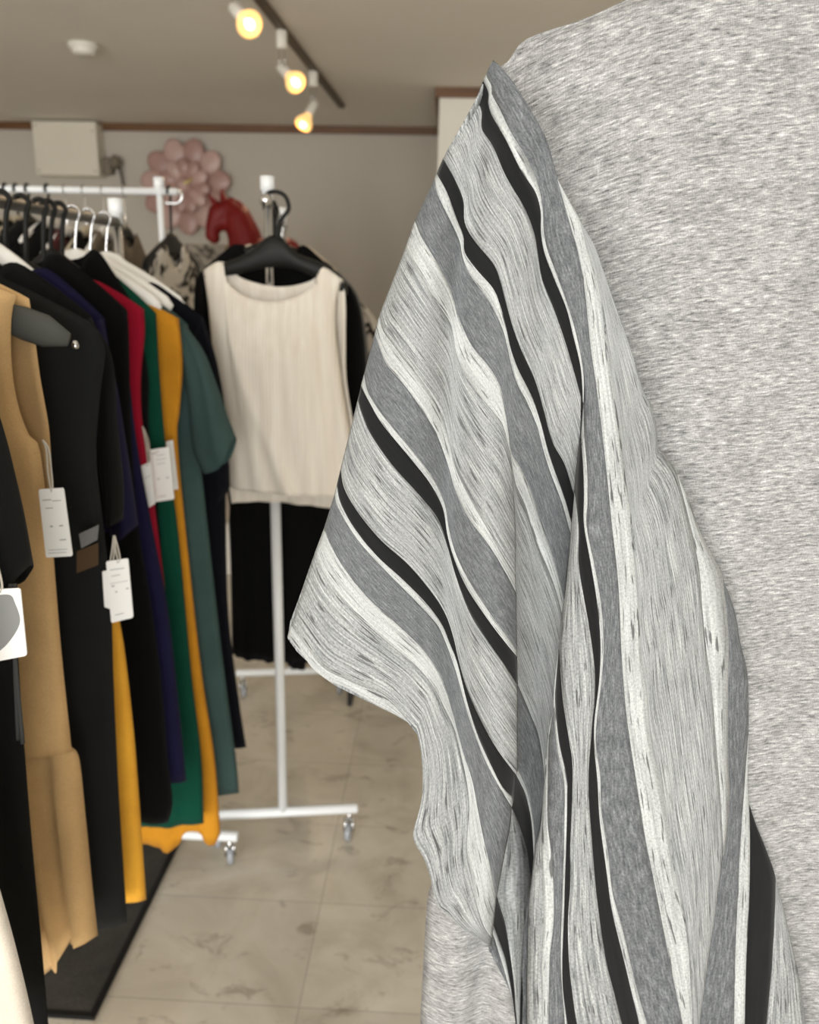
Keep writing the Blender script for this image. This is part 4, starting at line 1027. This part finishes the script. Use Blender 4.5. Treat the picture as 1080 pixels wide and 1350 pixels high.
strip(ext(wr), seam_mid + w5l, HE, d_drape, E=[ext(wr)[-1], (917, 1420), (924, 1345), (932, 1283), (943, 1207), (954, 1120)], nv=150)
w5r = [(953, 762), (959, 817), (961, 852), (960, 922), (960, 993), (962, 1050), (959, 1100), (954, 1130)]
strip(w5l, [(893, 625), (908, 658), (922, 697), (939, 732)] + w5r, WH, d_drape, E=[(954, 1120), (954, 1130)], nv=150)
g5r = [(955, 767), (969, 806), (976, 845), (985, 883), (987, 915), (987, 967), (983, 1020), (978, 1087), (975, 1133), (973, 1183), (970, 1250), (968, 1350)]
strip(ext(w5r + F2[1:]), ext(g5r), DK, d_drape, nv=150)
w6r = [(987, 967), (986, 1027), (988, 1060), (989, 1117), (988, 1183), (984, 1267), (982, 1350)]
strip(ext(g5r[5:]), ext(w6r), WH, d_drape, mu=3)
b5r = [(988, 1060), (997, 1087), (1013, 1127), (1023, 1160), (1022, 1200), (1017, 1283), (1011, 1350)]
strip(ext(w6r[2:]), ext(b5r), BK, d_drape)
strip(ext(b5r[3:]), ext([(1023, 1160), (1032, 1193), (1043, 1240), (1053, 1283), (1060, 1330), (1063, 1350)]), HE, d_drape)

XN = 0.40                                                # middle of the neck
dress = empty('dress', 'light grey dress in front with striped grey, white and black sleeve', 'dress', (XN, 0.66, 0.4))
def to3(px, py, d):
    p = aty(px, py, Y0 + d); return Vector((p[0] - XN, p[1] - 0.66, p[2] - 0.4))
def build_sleeve(mirror):
    bm = bmesh.new(); uvl = bm.loops.layers.uv.new('UVMap')
    for si, (gr, fn, mi, w) in enumerate(strips):
        nv, nu = len(gr) - 1, len(gr[0]) - 1
        area2 = sum((a[nu][0] - a[0][0]) * (b[0][1] - a[0][1]) - (a[nu][1] - a[0][1]) * (b[0][0] - a[0][0]) for a, b in zip(gr, gr[1:]))
        turn = area2 > 0                     # every strip faces the camera
        # arc length down the middle of the strip
        s = [0]
        for a, b in zip(gr, gr[1:]): s.append(s[-1] + math.dist(a[nu // 2], b[nu // 2]))
        V = []
        for row in gr:
            V.append([])
            for (px, py) in row:
                q = to3(px, py, fn(px, py))
                if mirror: q.x = -q.x
                V[-1].append(bm.verts.new(q))
        for j in range(nv):
            for i in range(nu):
                idx = [(j, i), (j, i + 1), (j + 1, i + 1), (j + 1, i)]
                if turn != mirror: idx = idx[::-1]
                try: f = bm.faces.new([V[a][b] for a, b in idx])
                except ValueError: continue
                f.material_index = mi; f.smooth = True
                for lp, (a, b) in zip(f.loops, idx): lp[uvl].uv = (w * b / nu / 1000 + si * 0.37, s[a] / 1000 + si * 0.21)
    o = finish(bm, 'sleeve', ['heather_woven', 'white_woven', 'dark_woven', 'black_woven'], dress, recalc=False)
    m = o.modifiers.new('Solidify', 'SOLIDIFY'); m.thickness = 0.0011; m.offset = -1 if not mirror else -1
    # back of the sleeve: same outline, bulging away from the camera
    outl_l = [(650, 82)] + SIL[1:] + [(402, 868), (434, 899), (489, 927), (543, 957), (556, 1000), (556, 1060), (548, 1100), (566, 1150), (580, 1197), (620, 1225)]
    outl_r = [(652, 84)] + [(a - 8, b) for a, b in SEAM[1:26]] + [(940, 1000), (860, 1100), (760, 1180), (640, 1232)]
    gr = coons(outl_l, outl_r, [outl_l[0], outl_r[0]], [outl_l[-1], outl_r[-1]], 22, 60)
    bm = bmesh.new(); uvl = bm.loops.layers.uv.new('UVMap'); V = []
    for j, row in enumerate(gr):
        V.append([])
        for i, (px, py) in enumerate(row):
            u = 2 * i / 22 - 1; v = j / 60
            q = to3(lerp(px, outl_l[0][0], 0), py, lerp(0.021, 0.042, smooth((u + 1) * 1.2)) + 0.010 * max(0, 1 - u * u) ** 0.6 * min(1, v * 4))
            if mirror: q.x = -q.x
            V[-1].append(bm.verts.new(q))
    for j in range(60):
        for i in range(22):
            f = bm.faces.new((V[j][i], V[j][i + 1], V[j + 1][i + 1], V[j + 1][i])); f.smooth = True
            for lp, (a, b) in zip(f.loops, ((j, i), (j, i + 1), (j + 1, i + 1), (j + 1, i))): lp[uvl].uv = (gr[a][b][0] / 1000, gr[a][b][1] / 1000)
    k = finish(bm, 'sleeve_lining', 'heather_woven', o)
    k.modifiers.new('Solidify', 'SOLIDIFY').thickness = 0.001
    return o
build_sleeve(False); build_sleeve(True)

# body of the dress in jersey: front and back panels, from shoulder to hem, mirrored about the neck
def body_panel(bm, uvl, sgn):
    sh = [(650, 78), (664, 67), (681, 57), (684, 45), (701, 29), (734, 16), (783, 0), (840, -26), (900, -52), (980, -86), (1075, -120)]
    top = [xz(a, b, 0.615) for a, b in sh]
    zt = top[-1][1]
    top += [(0.30, zt + 0.028), (0.33, zt - 0.01), (0.36, zt - 0.04), (XN, zt - 0.055)]
    if sgn > 0: top[-3:] = [(0.33, zt + 0.01), (0.36, zt - 0.008), (XN, zt - 0.015)]
    left = [top[0]] + [xz(a, b, 0.635) for a, b in ((664, 200), (640, 400), (625, 600), (615, 800), (600, 1000), (574, 1160), (563, 1205), (558, 1280), (554, 1352), (548, 1460))]
    left += [(left[-1][0] - 0.008, 0.62), (left[-1][0] - 0.012, 0.5), (left[-1][0] - 0.014, 0.42)]
    right = [(XN, top[-1][1]), (XN, 1.2), (XN, 0.8), (XN, 0.42)]
    gr = coons(left, right, top, [left[-1], ((left[-1][0] + XN) / 2, 0.415), (XN, 0.42)], 60, 110)
    sv = dist_poly
    for mir_ in (False, True):
        V, UVs = [], []
        for j, row in enumerate(gr):
            V.append([]); UVs.append([])
            for i, (x, z) in enumerate(row):
                u = i / 60; v = j / 110
                th = 0.036 * math.sin(PI / 2 * min(1, u * 1.6 + 0.0)) ** 0.6 * min(1, (v / 0.12) ** 0.6 if v > 0 else 0)
                y = 0.655 + sgn * th
                # soft hanging folds, stronger low down at the side
                if sgn < 0:
                    lowk = smooth((1.25 - z) / 0.35)
                    y += -0.008 * lowk * g2(x - 0.020, 0.022) + 0.010 * lowk * g2(x - 0.055, 0.014)
                    y += 0.0035 * math.sin(x * 55 + z * 9) * smooth((1.55 - z) / 0.5) * smooth((x - 0.12) / 0.1)
                    # keep behind the sleeve and meet it at the seam
                xx = x if not mir_ else 2 * XN - x
                V[-1].append(bm.verts.new((xx - XN, y - 0.66, z - 0.4)))
                tl = 0.35 * max(0, 1 - (x - 0.02) / 0.16) * max(0, min(1, (z - 1.15) / 0.3))
                UVs[-1].append((x * 1.8, z * 1.8 - x * 1.8 * 0.12 - tl * (x - 0.2) * 1.0))
        for j in range(110):
            for i in range(60):
                f = bm.faces.new((V[j][i], V[j][i + 1], V[j + 1][i + 1], V[j + 1][i])); f.smooth = True
                for lp, (a, b) in zip(f.loops, ((j, i), (j, i + 1), (j + 1, i + 1), (j + 1, i))): lp[uvl].uv = UVs[a][b]
bm = bmesh.new(); uvl = bm.loops.layers.uv.new('UVMap')
body_panel(bm, uvl, -1); body_panel(bm, uvl, 1)
bmesh.ops.remove_doubles(bm, verts=bm.verts[:], dist=0.0004)
o = finish(bm, 'bodice', 'jersey', dress); o.modifiers.new('Solidify', 'SOLIDIFY').thickness = 0.0012
# hanger inside the dress, hooked on its rack's rail end
hanger('clothes_hanger', 'pale wooden hanger inside the light grey striped dress', XN, 0.665, 1.80, 1.675, 0.24, 0.055, 'wood_pale', 'chrome', thick=0.010, height=0.014)

# ------------------------------------------------------------------ light
def area(name, loc, rot, sx, sy, e, c):
    L = bpy.data.lights.new(name, 'AREA'); L.shape = 'RECTANGLE'; L.size = sx; L.size_y = sy; L.energy = e; L.color = c
    o = bpy.data.objects.new(name, L); COL.objects.link(o); o.location = loc; o.rotation_euler = rot; return o
area('shop_window_daylight', (-0.8, YF - 0.02, 1.3), (PI / 2 + 0.20, 0, 0), 4.9, 2.05, 295, (1.0, 0.995, 0.98))
W = bpy.data.worlds.new('world'); S.world = W; W.use_nodes = True
W.node_tree.nodes['Background'].inputs['Color'].default_value = (0.9, 0.95, 1.0, 1)
W.node_tree.nodes['Background'].inputs['Strength'].default_value = 1.0

S.view_settings.view_transform = 'Standard'; S.view_settings.look = 'None'
S.view_settings.gamma = 1; S.view_settings.use_curve_mapping = False
S.view_settings.exposure = -0.1
S.cycles.max_bounces = 8; S.cycles.diffuse_bounces = 5; S.cycles.glossy_bounces = 4
S.cycles.sample_clamp_indirect = 5.0
